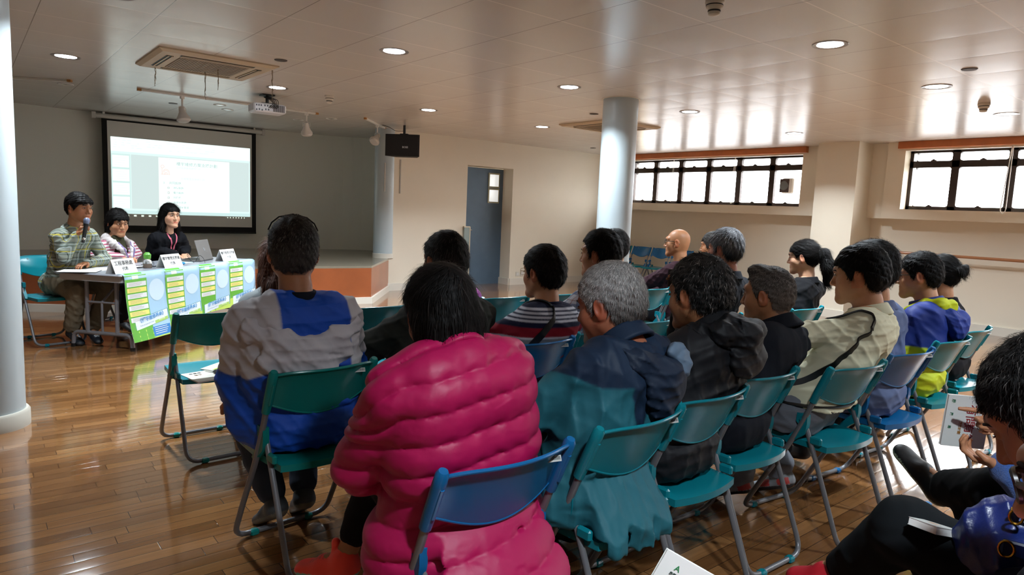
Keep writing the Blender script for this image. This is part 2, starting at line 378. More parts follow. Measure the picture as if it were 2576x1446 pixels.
# ---------------------------------------------------------------- windows
GY = 10.62
def window(idx, x0, x1, mull, label):
    e = empty('window_%d' % idx, ((x0+x1)/2, GY, WZ0)); e['kind'] = 'structure'
    cx = (x0+x1)/2; H = WZ1-WZ0; zt = .64; fr = MB()
    fr.box((0, 0, .026), (x1-x0, .06, .052)); fr.box((0, 0, H-.015), (x1-x0, .06, .03)); fr.box((0, 0, zt), (x1-x0, .06, .09))
    for x in [x0+.02]+mull+[x1-.02]: fr.box((x-cx, 0, H/2), (.095 if x in mull else .05, .06, H))
    fr.build('window_frame', M_bronze, e)
    edges = [x0+.04]+mull+[x1-.04]; hd = MB(); sash = MB()
    for a, b in zip(edges[:-1], edges[1:]):
        m_ = (a+b)/2-cx; a_, b_ = a-cx+.047, b-cx-.047
        for z0, z1 in ((.052, zt-.045), (zt+.045, H-.03)):      # rounded inner corners of every light
            r = .03
            for px, pz, sx, sz in ((a_, z0, 1, 1), (b_, z0, -1, 1), (b_, z1, -1, -1), (a_, z1, 1, -1)):
                pts = [(px, pz)]+[(px+sx*r*(1-math.sin(t)), pz+sz*r*(1-math.cos(t))) for t in np.linspace(0, math.pi/2, 5)]
                vs = [(p[0], -.03, p[1]) for p in pts]+[(p[0], .03, p[1]) for p in pts]; n = len(pts)
                sash.add(vs, [tuple(range(n)), tuple(range(2*n-1, n-1, -1))]+[(i, n+i, n+(i+1) % n, (i+1) % n) for i in range(n)])
        for z in (.05, zt+.045): hd.box((m_, -.045, z), (.07, .03, .022), bev=.005).box((m_, -.05, z+.014), (.03, .02, .016))
    sash.build('sash_corner', M_bronze, e); hd.build('window_catch', M_bronze, e)
    gl = bpy.data.materials.get('window_glass')
    if gl is None:
        gl = mat('window_glass', (1, 1, 1), rough=0, trans=1, spec=.5); prin(gl).inputs['IOR'].default_value = 1.0
    MB().box((0, .012, H/2), (x1-x0, .004, H)).build('pane', gl, e)
    return e
mu1 = [-9.20+.62*k for k in ()]
w1 = window(1, WINS[0][0], WINS[0][1], [-8.62, -8.02, -7.40, -6.78, -6.15], '')
w2 = window(2, WINS[1][0], WINS[1][1], [-3.44, -2.79, -2.14, -1.49, -.90], '')
w3 = window(3, WINS[2][0], WINS[2][1], [1.47, 2.19], '')
for k, (a, b) in enumerate(WINS):
    s_ = MB().box(((a+b)/2, SY-.03+.0, 2.535), (b-a+.16, .09, .094)); o = struct('trim_blind_box_%d' % (k+1), s_, M_orange)
    MB().box(((a+b)/2, SY+.03, 2.475), (b-a+.06, .05, .03)).build('blind_roll', M_whiteplastic, parent=o)
# extractor fan set in the glass of window 1
e = empty('extractor_fan', (-5.86, GY-.03, 1.98), 0, 'small square extractor fan set in the glass of the right pane', 'fan')
MB().box((.015, 0, 0), (.21, .07, .25), bev=.02).build('housing', mat('fan_housing', '#cfc9c4', rough=.4), e)
MB().box((-.03, -.037, 0), (.16, .012, .22), bev=.004).build('grille_frame', mat('fan_dark', '#4a3c38', rough=.4), e)
MB().lathe([(.062, 0), (.075, .006), (.075, .014), (.06, .014)], M=Matrix.Rotation(math.pi/2, 4, 'X'), c=(-.03, -.04, 0)).build('fan_ring', M_chrome, e)
f = MB()
for k in range(5): f.box((-.03+.03*math.cos(k*1.257), -.046, .03*math.sin(k*1.257)), (.05, .006, .03), M=Matrix.Rotation(-k*1.257, 3, 'Y').to_4x4())
f.build('blades', M_bronze, e)
# blind cords
for i, (x, zb, lab) in enumerate(((-8.15, 1.67, 'thin white blind cord hanging at the left window, nearer the column'), (-6.83, 1.66, 'thin white blind cord hanging near the middle of the left window'), (-2.75, 1.60, 'long white blind cord with a loop hanging in front of the right window'))):
    e = MB().tube(fillet([(0, 0, 2.50-zb), (0, 0, .35), (.0, 0, .05), (-.03, 0, 0), (-.06, 0, .05), (-.045, 0, .3), (-.01, 0, 2.50-zb)], .03), .004 if i < 2 else .006, 6).build('blind_cord', M_whiteplastic, loc=(x, SY-.012 if i == 2 else GY-.08, zb))
    tag(e, lab, 'cord')
# hand rail along the window wall
e = empty('hand_rail', (0, 10.48, 1.02), 0, 'long round wooden handrail on chrome brackets along the right wall', 'handrail')
MB().tube([(-4.1, 0, 0), (3.1, 0, 0)], .02, 12).build('rail', mat('rail_wood', '#a06a45', rough=.3, coat=.4), e)
MB().tube([(-4.3, 0, 0), (-4.1, 0, 0)], .024, 12).build('end_cap', M_chrome, e)
for x in (-3.95, -1.6, .8): MB().tube([(x, 0, -.01), (x, .06, -.05), (x, .17, -.05)], .01).build('bracket', M_chrome, e)
# ---------------------------------------------------------------- ceiling things
M_lamp = mat('lamp_glow', (1, 1, 1), emit=((.86, .93, 1), 22))
M_rim = mat('lamp_rim', '#8c8580', rough=.3, metal=.5)
LIGHTS = [(-7.33, .765), (-7.33, 2.655), (-7.33, 4.545), (-7.33, 6.435), (-4.81, .765), (-4.81, 2.655), (-4.81, 4.545), (-4.81, 6.435), (-4.81, 8.75),
          (-2.30, 4.545), (-2.30, 6.435), (-2.30, 8.33), (.22, .765), (.22, 4.545), (.22, 6.435)]  # the lamp over the viewer is added, unseen, to brighten the sitters' backs
LL = ['above the left end of the speakers table', 'behind the projector', 'over the clear floor, left of the door', 'in the row nearest the door wall, beside the ceiling cassette',
      'in the front row, top edge left of centre', 'bright one upper left of the hall centre', 'between hall centre and round column', 'in front of the left window, right of the column', 'small far one close to the left window',
      'large bright one at upper right', 'in the right part, between the large one and the right window', 'furthest right, nearest the right window', 'added unseen above the viewer to light the backs', 'behind the audience, middle', 'behind the audience, right']
e0 = empty('downlight', (*LIGHTS[0], CEIL), 0)
MB().lathe([(.085, 0), (.112, -.004), (.115, 0)], n=36).lathe([(.085, 0), (.08, -.001), (.08, .0), (.085, .002)], n=36).build('rim', M_rim, e0)
MB().lathe([(0.0001, -.0015), (.083, -.0015)], n=36).build('lamp_disc', M_lamp, e0)
for i, p in enumerate(LIGHTS):
    e = e0 if i == 0 else copy_tree(e0)
    e.location = (p[0], p[1], CEIL-.001); tag(e, 'round recessed ceiling downlight '+LL[i], 'downlight', 'ceiling downlights')
    d = bpy.data.lights.new('downlight_lamp', 'AREA'); d.shape = 'DISK'; d.size = .15; d.energy = LAMP_W; d.color = (.82, .92, 1); d.spread = math.radians(130)
    l = bpy.data.objects.new('downlight_lamp', d); COL.objects.link(l); l.parent = e; l.location = (0, 0, -.012)
# dark (unlit) spots and sprinkler plates
for (x, y, lab) in ((-9.35, 2.64, 'unlit recessed spot in the ceiling above the hanging screen, left one'), (-9.75, 2.85, 'unlit recessed spot nearest above the hanging screen'), (-9.3, 4.15, 'unlit recessed spot above the gap between the screen and the loudspeaker'), (-9.9, 3.9, 'unlit recessed spot close to the stage wall right of the screen'), (-9.2, .95, 'unlit recessed spot at the far left beside the column')):
    e = empty('recessed_spot', (x, y, CEIL-.001), 0, lab, 'ceiling spot', 'unlit recessed spots')
    MB().lathe([(.05, -.001), (.075, -.006), (.08, 0)], n=24).build('rim', M_whiteplastic, e)
    MB().lathe([(.0001, -.001), (.02, -.006), (.05, -.001)], n=24).build('bulb', M_chrome, e)
for (x, y, lab) in ((-5.88, 2.16, 'small round plate in the ceiling beside the right corner of the left air conditioner'), (-5.83, 5.94, 'small dark round plate left of the round column top'), (-8.84, 9.03, 'small dark round plate near the far ceiling corner'), (-1.89, 5.87, 'small dark round plate at the right, between two downlights'), (-9.78, 2.18, 'small dark round plate above the left part of the screen')):
    e = MB().lathe([(.02, -.006), (.05, -.006), (.055, 0)], n=20).build('ceiling_plate', mat('dark_plate', '#3c342f', rough=.5), loc=(x, y, CEIL))
    tag(e, lab, 'plate', 'small ceiling plates')
sd = empty('smoke_detector', (-7.345, 3.25, CEIL))
MB().lathe([(.05, 0), (.052, -.02), (.045, -.03), (.045, -.045), (.033, -.055), (.03, -.08), (.02, -.085), (.0001, -.085)], n=24).build('body', mat('detector', '#c9c1b2', rough=.5), sd)
MB().lathe([(.047, -.03), (.047, -.035), (.046, -.035)], n=24).lathe([(.034, -.058), (.035, -.064), (.033, -.066)], n=24).build('vent_slot', M_black, sd)
for i, (x, y, lab) in enumerate(((-7.345, 3.25, 'white smoke detector on the ceiling to the right of the projector'), (-2.30, 3.23, 'white smoke detector at the top edge of the picture'), (-2.26, 7.5, 'white smoke detector at the right near the windows'))):
    e = sd if i == 0 else copy_tree(sd); e.location = (x, y, CEIL); tag(e, lab, 'smoke detector')
# air conditioning cassettes
def cassette(loc, rz, label):
    e = empty('ceiling_air_conditioner', loc, rz, label, 'air conditioner')
    mc = mat('cassette_plastic', '#b8a88e', rough=.5); mg = mat('cassette_grille', '#8f8371', rough=.6, var=(3, .15)); s = .485
    fr = MB().grid(lambda u, v: ((u-.5)*2*s, (v-.5)*2*s, -.028 if (0 < u < 1 and 0 < v < 1) else -.0), 14, 14)
    fr = MB()
    for r0, z0, r1, z1 in ((s, 0, s, -.012), (s, -.012, s*.93, -.03), (s*.93, -.03, .29, -.03), (.29, -.03, .285, -.024)):
        q = lambda r, z: [(-r, -r, z), (r, -r, z), (r, r, z), (-r, r, z)]
        fr.add(q(r0, z0)+q(r1, z1), [(i, (i+1) % 4, 4+(i+1) % 4, 4+i) for i in range(4)])
    fr.build('panel', mc, e)
    gr = MB().box((0, 0, -.027), (.57, .57, .012), bev=.005)
    for k in range(26): gr.box((0, -.26+k*.0208, -.034), (.54, .008, .004))
    gr.build('intake_grille', mg, e)
    for a in range(4):
        R = Matrix.Rotation(a*math.pi/2, 4, 'Z')
        MB().box(R @ Vector((0, .365, -.0305)), (.60 if a % 2 == 0 else .055, .055 if a % 2 == 0 else .60, .004)).build('outlet_slot', M_black, e)
        for k, dy in enumerate((.345, .375)):
            MB().box(R @ Vector((0, dy, -.034)), (.58 if a % 2 == 0 else .012, .012 if a % 2 == 0 else .58, .006)).build('louver', mc, e)
    return e
ac1 = cassette((-6.63, 1.76, CEIL), 0, 'beige square ceiling air conditioner above the speakers table'); cassette((-6.42, 6.85, CEIL), 0, 'beige square ceiling air conditioner behind the round column')
M_str = mat('string', '#8a7f68', rough=.7)
for i, (x, y, L_, lab) in enumerate(((-7.03, 1.42, .17, 'thin frayed string hanging from the near left corner of the air conditioner'), (-6.60, 1.85, .19, 'thin frayed string hanging in front of the air conditioner grille'), (-6.82, 1.80, .26, 'thin grey string hanging below the middle of the air conditioner'), (-6.25, 2.22, .26, 'thin frayed string hanging from the right corner of the air conditioner'))):
    random.seed(i+5); f = MB()
    for j in range(3): f.tube([(random.uniform(-.008, .008)+.012*math.sin(j+t*5)*t, random.uniform(-.006, .006), -L_*t*(1-.15*j)) for t in np.linspace(0, 1, 7)], .0022, 5)
    o = f.build('hanging_string', M_str, loc=(x, y, CEIL-.028)); tag(o, lab, 'string')
# track lights
def spot_lamp(parent, x, tilt, pan):
    a = MB().box((0, 0, -.03), (.05, .03, .05), bev=.006).tube([(0, 0, -.04), (0, 0, -.13)], .011).tube([(-.045, 0, -.20), (-.045, 0, -.15), (0, 0, -.13), (.045, 0, -.15), (.045, 0, -.20)], .004, 6)
    a.build('lamp_arm', M_whiteplastic, parent, loc=(x, 0, 0), rot=(0, 0, pan))
    R = Matrix.Rotation(tilt, 4, 'X')
    h = MB().lathe([(.0001, .055), (.028, .055), (.034, .03), (.036, .0), (.055, -.045), (.075, -.075), (.078, -.10), (.06, -.12), (.0001, -.125)], n=28, M=R)
    h.build('lamp_head', mat('spot_white', '#c9c6c0', rough=.35), parent, loc=(x, 0, -.20), rot=(0, 0, pan))
def track(p, q, lamps, label):
    p, q = Vector(p), Vector(q); d = q-p; rz = math.atan2(d.y, d.x)
    e = empty('track_light', ((p+q)/2), rz, label, 'track light'); L_ = d.length
    MB().box((0, 0, -.012), (L_, .034, .024), bev=.004).build('track_rail', M_whiteplastic, e)
    MB().box((-L_/2-.02, 0, -.012), (.04, .036, .026)).box((L_/2+.02, 0, -.012), (.04, .036, .026)).build('end_cap', mat('copper_cap', '#a5763f', rough=.5), e)
    for x, t, pn in lamps: spot_lamp(e, x, t, pn)
track((-8.80, 1.63, CEIL), (-8.90, 3.74, CEIL), [(-.62, -.25, .3), (.93, .35, -.6)], 'long white ceiling track with two spot lamps in front of the screen')
track((-8.77, 4.42, CEIL), (-9.53, 5.12, CEIL), [(.1, .8, 1.2)], 'short white ceiling track with one spot lamp beside the loudspeaker')
track((-9.6, -.15, CEIL), (-8.82, .93, CEIL), [(-.15, -.8, .6)], 'white ceiling track with a spot lamp at the far left beside the column')
# projector
e = empty('projector', (-7.94, 2.76, .095), math.radians(86), 'white ceiling projector with a bundle of black cables hanging beside the air conditioner', 'projector')
MB().box((0, 0, 2.33), (.36, .26, .10), bev=.015).build('body', mat('projector_white', '#d4d6da', rough=.4), e)
MB().lathe([(.0001, 0), (.042, 0), (.045, .02), (.038, .025), (.0001, .01)], c=(-.10, .14, 2.34), M=Matrix.Rotation(-math.pi/2, 4, 'X')).build('lens', M_black, e)
v = MB()
for k in range(12): v.box((.155-k*.011, -.1315, 2.33), (.005, .004, .075))
v.build('vent', M_black, e)
v = MB()
for k, (x, z) in enumerate(((-.15, 2.30), (-.12, 2.305), (-.09, 2.30), (-.05, 2.31), (-.02, 2.31), (-.15, 2.35), (-.125, 2.35), (-.10, 2.35), (-.06, 2.352), (-.03, 2.352), (.0, 2.352))): v.box((x, -.1315, z), (.014, .004, .018))
v.build('port', mat('port_grey', '#4a4e58', rough=.5), e)
MB().tube([(0, 0, 2.38), (0, 0, (CEIL-.095))], .018).box((0, 0, 2.385), (.16, .16, .012)).box((0, 0, (CEIL-.095)-.006), (.14, .14, .012)).build('mount', M_black, e)
cb_ = MB()
for k in range(5):
    random.seed(k); x0 = -.03+.012*k
    cb_.tube(fillet([(x0*.3, 0, (CEIL-.095)-.02), (x0-.03, -.06, 2.45+.004*k), (x0+.03+.012*k, -.10, 2.43), (x0+.06, -.16, 2.38-.01*k), (-.02+.02*k, -.135, 2.33)], .03), .004, 6)
cb_.build('cable', M_black, e)
# loudspeaker
e = empty('loudspeaker', (-9.05, 5.20, 0), math.radians(42), 'black wall loudspeaker hanging from the ceiling beside the pier', 'speaker')
prof = [(-.25, -.13), (-.22, -.14), (.24, -.12), (.27, -.10), (.17, .13), (-.17, .13)]
MB().prism(prof, 2.12, 2.44).build('cabinet', mat('speaker_cabinet', '#111113', rough=.6), e)
MB().prism([(-.235, -.144), (.255, -.125), (.255, -.120), (-.235, -.139)], 2.135, 2.425).build('grille', mat('speaker_grille', '#17171a', rough=.7, bump=(900, .3, .001)), e)
MB().tube([(0, 0, 2.44), (0, 0, CEIL)], .02).box((0, 0, 2.45), (.12, .06, .02)).tube(fillet([(.0, 0, 2.5), (-.15, .02, 2.50), (-.25, .02, 2.56), (-.35, .0, CEIL)], .05), .004, 6).build('bracket', M_black, e)
text_mesh('speaker_badge', 'BOSE', .038, mat('badge', '#c8c8cc', rough=.3, metal=.6), e, frame((.06, -.139, 2.25), (1, .04, 0), (0, 0, 1)), bold=.0012)
for y, z0, z1, lab in ((5.225, 1.60, 2.05, 'thin vertical cable trunking on the pier below the small spot lamp'), (5.50, 1.58, 2.12, 'thin vertical cable trunking on the wall under the loudspeaker')):
    x = FX+.005 if y > 5.3 else -9.677
    o = MB().box((0, 0, (z0+z1)/2), (.012, .022, z1-z0)).build('cable_trunking', mat('trunking', '#a8a399', rough=.5), loc=(x, y, 0)); tag(o, lab, 'trunking')
# ---------------------------------------------------------------- projection screen
PX = -11.80
e = empty('projection_screen', (PX, 2.78, 0), 0, 'large white pull-down projection screen with black border and a bright slide', 'projection screen')
MB().tube([(0, -1.22, 2.525), (0, 1.24, 2.525)], .035, 12).box((0, -1.23, 2.525), (.09, .05, .09)).box((0, 1.25, 2.525), (.09, .05, .09)).box((-.06, -1.1, 2.555), (.16, .03, .06)).box((-.06, 1.1, 2.555), (.16, .03, .06)).build('roller_case', M_whiteplastic, e)
MB().box((0, 0, 1.655), (.006, 2.26, 1.70)).build('border_fabric', mat('screen_black', '#0b0c0d', rough=.8), e)
MB().box((.005, 0, 1.685), (.004, 2.12, 1.56)).build('matte_white_surface', mat('screen_white', '#e2e2dc', rough=.85), e)
MB().tube([(0, -1.13, .81), (0, 1.13, .81)], .014, 8).build('weight_bar', M_black, e)
S0, S1, SB, ST = -1.02, 1.03, 1.085, 2.235     # lit picture, local y and z
def scr(name, y0, y1, z0, z1, colr, st, lift, parent=None):
    return MB().box((.0075+lift, (y0+y1)/2, (z0+z1)/2), (.0004, y1-y0, z1-z0)).build(name, mat('slide_'+name, (0.02, .02, .02), rough=.9, emit=(colr, st*.84)), parent or e)
img = scr('projected_image', S0, S1, SB, ST, '#dff8f4', 1.12, 0)
def su(u, v): return S0+(S1-S0)*u, ST-(ST-SB)*v
def rect(name, u0, u1, v0, v1, colr, st, lift):
    y0, z1 = su(u0, v0); y1, z0 = su(u1, v1); return scr(name, y0, y1, z0, z1, colr, st, lift, img)
rect('tool_ribbon', .0, 1, .0, .185, '#ebfdfb', 1.25, .0006)
rect('slide_pane', .13, .99, .215, .93, '#dceeec', 1.0, .0006)
rect('slide_page', .315, .835, .225, .955, '#effffb', 1.3, .0012)
rect('thumbnail_strip', .0, .125, .215, .93, '#d6f2ee', 1.05, .0006)
for k in range(4): rect('thumbnail', .008, .117, .235+k*.18, .235+k*.18+.155, '#effffb', 1.25, .0012)
rect('status_bar', .0, 1, .955, 1, '#d8f6f4', 1.0, .0018)
Mg = mat('slide_text', (.02, .02, .02), emit=('#b5cecb', 1.0)); Mr = mat('slide_red', (.02, .02, .02), emit=('#e6ab9b', 1.0)); Mk = mat('slide_dark', (.02, .02, .02), emit=('#8aa09d', .8)); Mf = mat('slide_faint', (.02, .02, .02), emit=('#d6ebe8', 1.05))
def stext(body, u, v, size, m, al='LEFT'):
    y, z = su(u, v); return text_mesh('slide_lettering', body, size, m, img, frame((.0102, y, z), (0, 1, 0), (0, 0, 1)), al, bold=.0006, ext=.0001)
stext('樓宇維修方案支援計劃', .44, .30, .062, Mg); stext('共同設施檢測資助項目', .44, .352, .036, Mf)
stext('日常管理及維修項目', .47, .50, .040, Mf)
stext('3.', .345, .565, .045, Mg); stext('共同設施', .385, .565, .045, Mg)
for k, t_ in enumerate(('消防設施', '電力設施', '升降機', '供排水系統', '中央排氣管道')):
    v_ = .63+k*.067; stext(t_, .415, v_, .038, Mg); y, z = su(.382, v_)
    bx = MB()
    for dy, dz, w_, h_ in ((0, .012, .028, .004), (0, -.012, .028, .004), (-.012, 0, .004, .028), (.012, 0, .004, .028)): bx.box((.0102, y+dy, z+dz), (.0003, w_, h_))
    bx.build('check_box', Mk, img)
lg = MB(); ly, lz = su(.352, .415)
lg.tube([(.0102, ly-.05, lz-.04), (.0102, ly+.09, lz-.04)], .0025, 4)
lg.tube([(.0102, ly-.03, lz-.04), (.0102, ly-.03, lz+.06)], .0025, 4)
for rr in (.022,): lg.tube([(.0102, ly-.02+rr*math.cos(a), lz+.08+rr*math.sin(a)) for a in np.linspace(0, 6.28, 17)], .0025, 4)
for rr in (.045, .03): lg.tube([(.0102, ly+.03+rr*math.cos(a), lz-.005+rr*math.sin(a)) for a in np.linspace(0, math.pi, 13)], .0025, 4)
for dx in (-.045, .045, -.018, .018): lg.tube([(.0102, ly+.03+dx, lz-.04), (.0102, ly+.03+dx, lz-.005 if abs(dx) > .02 else lz-.015)], .0025, 4)
lg.tube([(.0102, ly+.012, lz-.015), (.0102, ly+.048, lz-.015)], .0025, 4)
lg.build('slide_logo', Mr, img)
for k in range(30): y, z = su(.345+k*.0158, .243); MB().box((.0102, y, z), (.0003, .007, .012)).build('slide_dot', Mf, img)
rb = MB(); random.seed(3)
for k in range(60):
    y, z = su(random.uniform(.01, .72), random.choice((.035, .07, .10, .13))); rb.box((.0094, y, z), (.0003, random.uniform(.01, .05), .006))
for k in range(16):
    y, z = su(.06+random.uniform(-.01, .01), .27+.18*(k//4)+.03*(k % 4)); rb.box((.0094, y, z), (.0003, random.uniform(.08, .17), .004))
rb.build('menu_text', Mf, img)
tb = MB()
for k in range(6): y, z = su(.05+.05*k, 1.0); tb.box((.0092, y, z-.028), (.0003, .035, .022))
for k in range(7): y, z = su(.82+.022*k, 1.0); tb.box((.0092, y, z-.022), (.0003, .012, .018))
tb.build('taskbar_icons', mat('slide_icons', (.02, .02, .02), emit=('#e6fae8', 1.1)), img)
# ---------------------------------------------------------------- folding chairs
M_steel = mat('chair_steel', '#77787c', rough=.35, metal=.35)
CHAIR_COL = {'teal': '#0a7986', 'blue': '#0f5f96', 'green': '#06756f'}
def chair_mats(k):
    return mat('chair_'+k, CHAIR_COL[k], rough=.27, spec=.4, bump=(420, .12, .001))
def chair_proto(k, seatk=None):
    m = chair_mats(k); ms = chair_mats(seatk or k)
    e = empty('folding_chair')
    # profile of the front frame: y forward, z up ; origin = point on the floor under the top edge of the back
    up = [(0.005, .775), (.055, .655), (.10, .54), (.165, .40), (.29, .19), (.385, .02)]
    W_ = .205
    fr = [(-W_, y, z) for y, z in up[:-1]]+[(-W_, .385, .016)]+[(W_, .385, .016)]+[(W_, y, z) for y, z in up[:-1][::-1]]
    MB().tube(fillet(fr, .07, 6), .0115, 10).build('front_frame', M_steel, e)
    rr = [(.115, .535), (.045, .38), (-.03, .20), (-.105, .016)]; w = .188
    rf = [(-w, y, z) for y, z in rr]+[(w, y, z) for y, z in rr[::-1]]
    MB().tube(fillet(rf, .07, 6), .011, 10).build('rear_frame', M_steel, e)
    # backrest: curved panel with side sleeves
    def bk(u, v):
        x = (u-.5)*2; s = abs(x)
        ztop = .785-.012*s**6-.0*s; zbot = .655-.055*(1-s**2)**1.3 if s < 1 else .655
        z = zbot+(ztop-zbot)*v; c = .052*(1-x*x); lip = .010*(v**8)
        return (x*.205, (.785-z)*.46-c+.004-lip, z)
    b = MB().grid(lambda u, v: bk(1-u, v), 22, 10, thick=(0, .0055, 0)); 
    edge = [np.array(bk(i/22, 1))+(0, .002, 0) for i in range(23)]; b.tube(edge, .0055, 8)
    edge = [np.array(bk(i/22, 0))+(0, .003, 0) for i in range(23)]; b.tube(edge, .005, 8)
    for sx in (-1, 1):
        pth = [(sx*W_, y, z) for y, z in ((-.004, .792), (.0, .783), (.012, .755), (.05, .667), (.068, .625))]
        b.tube(pth, [.012, .0175, .0185, .018, .0165], 12); b.tube([(sx*W_, .018-.018, .745), (sx*W_, .055-.018, .66)], .007, 8)
    bo = b.build('backrest', m, e)
    st = MB().box((0, 0, 0), (.042, .0012, .016)); Rm = Matrix.Rotation(-.43, 4, 'X')
    so = st.build('barcode_sticker', mat('sticker', '#b9bcb8', rough=.5), bo, loc=(.130, -.0205, .757), rot=(-.43, 0, -.27))
    q = MB()
    for j in range(9): q.box((-.016+.004*j, -.001, .001), (.0018, .0006, .009))
    q.build('barcode', M_ink, bo, loc=(.130, -.0205, .757), rot=(-.43, 0, -.27))
    # seat
    def stf(u, v):
        x = (u-.5)*2; y = v; hw = .178+.012*(1-abs(2*y-1)); yy = -.0+.385*y-.03*(1-y)*x*x*0
        yy += (-.03*(1-x*x)*(1-y)) + .012*(1-x*x)*y
        edge_ = max(abs(x), abs(2*y-1)); z = .442-.012*(1-x*x)*(1-(2*y-1)**2)-(.006 if edge_ > .97 else 0)
        return (x*hw, yy, z)
    sb = MB().grid(lambda u, v: stf(u, v), 18, 14, thick=(0, 0, -.026))
    sb.build('seat', ms, e)
    for sx in (-1, 1):
        MB().box((sx*.19, .045, .452), (.02, .055, .035), bev=.006).build('seat_lug', ms, e)
        hb = MB(); hb.prism([(0, 0)], 0, 0) if False else None
        x = sx*.197
        pts = [(.085, .56), (.135, .56), (.137, .52), (.115, .505), (.19, .42), (.17, .405), (.09, .475), (.083, .52)]
        vs = [(x-.012, y, z) for y, z in pts]+[(x+.012, y, z) for y, z in pts]; n = len(pts)
        hb.add(vs, [tuple(range(n))[::-1], tuple(range(n, 2*n))]+[(i, (i+1) % n, n+(i+1) % n, n+i) for i in range(n)])
        hb.tube([(x-.018, .108, .535), (x+.018, .108, .535)], .009, 10)
        hb.build('hinge_bracket', m, e)
    for (y, xs) in ((.385, .12), (-.105, .10)):
        for sx in (-1, 1):
            MB().box((sx*xs, y, .014), (.038, .032, .026), bev=.006).build('foot_clip', m, e)
    return e
PROTO = {}
def chair(k, x, y, face, label, seatk=None, group='folding chairs of the audience'):
    key = (k, seatk)
    if key not in PROTO: PROTO[key] = o = chair_proto(k, seatk)
    else: o = copy_tree(PROTO[key])
    o.location = (x, y, 0); o.rotation_euler = (0, 0, math.radians(face-90))     # face: direction the sitter looks, degrees
    return tag(o, label, 'chair', group)
G1 = 'folding chairs in the last visible row'; G2 = 'folding chairs in the second row from behind'; G3 = 'folding chairs in the third row from behind'
# last row (backs at x = -1.27)
chair('blue', -1.25, 1.045, 180, 'blue folding chair under the woman in the pink quilted jacket, nearest to the viewer', group=G1)
chair('teal', -1.28, 1.59, 183, 'teal folding chair of the grey-haired man in the teal jacket', group=G1)
chair('teal', -1.33, 2.03, 180, 'teal folding chair of the man in the black hooded jacket', group=G1)
chair('teal', -1.39, 2.50, 178, 'teal folding chair of the buzz-cut man in the black jacket', group=G1)
chair('teal', -1.27, 3.03, 173, 'teal folding chair of the man in the cream shirt', group=G1)
chair('blue', -1.27, 3.62, 174, 'blue folding chair between the cream shirt man and the yellow and blue jacket man', group=G1)
chair('teal', -1.29, 4.25, 176, 'teal folding chair of the man in the yellow and blue jacket', group=G1)
chair('teal', -1.35, 4.85, 178, 'teal folding chair of the woman with the hair bun, right end of the last row', group=G1)
# second row
chair('green', -2.35, 1.04, 184, 'green folding chair of the man in the blue and white jacket', group=G2)
chair('teal', -2.36, 1.58, 182, 'teal folding chair of the man in the olive jacket', group=G2)
chair('blue', -2.33, 2.11, 181, 'blue folding chair of the man in the striped polo shirt', 'teal', group=G2)
chair('teal', -2.40, 2.62, 180, 'teal folding chair of the man in the plaid shirt', group=G2)
chair('teal', -2.49, 3.12, 180, 'empty teal folding chair beside the head of the black hooded jacket man', group=G2)
chair('teal', -2.42, 3.72, 178, 'teal folding chair of the grey-haired man in the black shirt', group=G2)
chair('teal', -2.36, 4.69, 178, 'teal folding chair of the woman with the ponytail', group=G2)
# third row
chair('green', -3.755, 1.04, 181, 'green folding chair at the left front with booklets and a power bank on its seat', 'teal', group=G3)
chair('teal', -3.70, 1.50, 180, 'teal folding chair of the woman with long brown hair', group=G3)
chair('teal', -3.61, 1.97, 183, 'empty teal folding chair left of the olive jacket with a green booklet on the seat', group=G3)
chair('teal', -3.62, 2.46, 181, 'teal folding chair of the person in the magenta top', group=G3)
chair('teal', -3.66, 2.95, 180, 'teal folding chair seen above the shoulder of the striped polo shirt', group=G3)
chair('teal', -3.64, 3.48, 180, 'teal folding chair between the striped polo and the plaid shirt', group=G3)
chair('teal', -3.62, 4.02, 180, 'teal folding chair of the person hidden behind the plaid shirt man', group=G3)
chair('teal', -3.61, 4.53, 180, 'empty teal folding chair in front of the bald man, its sticker visible', group=G3)
chair('teal', -3.63, 5.02, 180, 'teal folding chair of the bald man', group=G3)
chair('teal', -3.62, 5.50, 180, 'teal folding chair of the man half hidden behind the grey-haired man', group=G3)
# row along the window wall
G5 = 'folding chairs along the window wall'
for k, (c_, s_, x, lab) in enumerate((('teal', None, -8.98, 'teal folding chair against the window wall, half hidden by the round column'), ('blue', 'teal', -8.50, 'blue folding chair with teal seat against the window wall, beside the column'),
                                      ('blue', 'teal', -8.02, 'blue folding chair with teal seat against the window wall, left of the bald man'), ('blue', 'teal', -7.54, 'blue folding chair against the window wall, mostly behind the bald head'))):
    chair(c_, x, 10.2, -90, lab, s_, G5)
# speakers
GS = 'folding chairs behind the speakers table'
chair('teal', -7.60, .56, 14, 'teal folding chair of the speaker with the microphone', group=GS)
chair('teal', -8.40, 1.20, 30, 'teal folding chair between the two women at the table', group=GS)
chair('teal', -8.95, 1.85, 32, 'teal folding chair of the woman in the black jacket', group=GS)
# row behind the camera-side audience
GZ = 'folding chairs at the right edge'
chair('teal', -.02, 1.40, 180, 'folding chair of the short-haired man at the right edge', group=GZ)
chair('teal', .02, .93, 180, 'folding chair of the woman in pink with dark glasses at the lower right corner', group=GZ)
chair('teal', .02, 1.93, 180, 'folding chair of the person with the navy leather bag', group=GZ)
chair('teal', .02, 2.38, 180, 'folding chair of the person reading the booklet at the right edge', group=GZ)
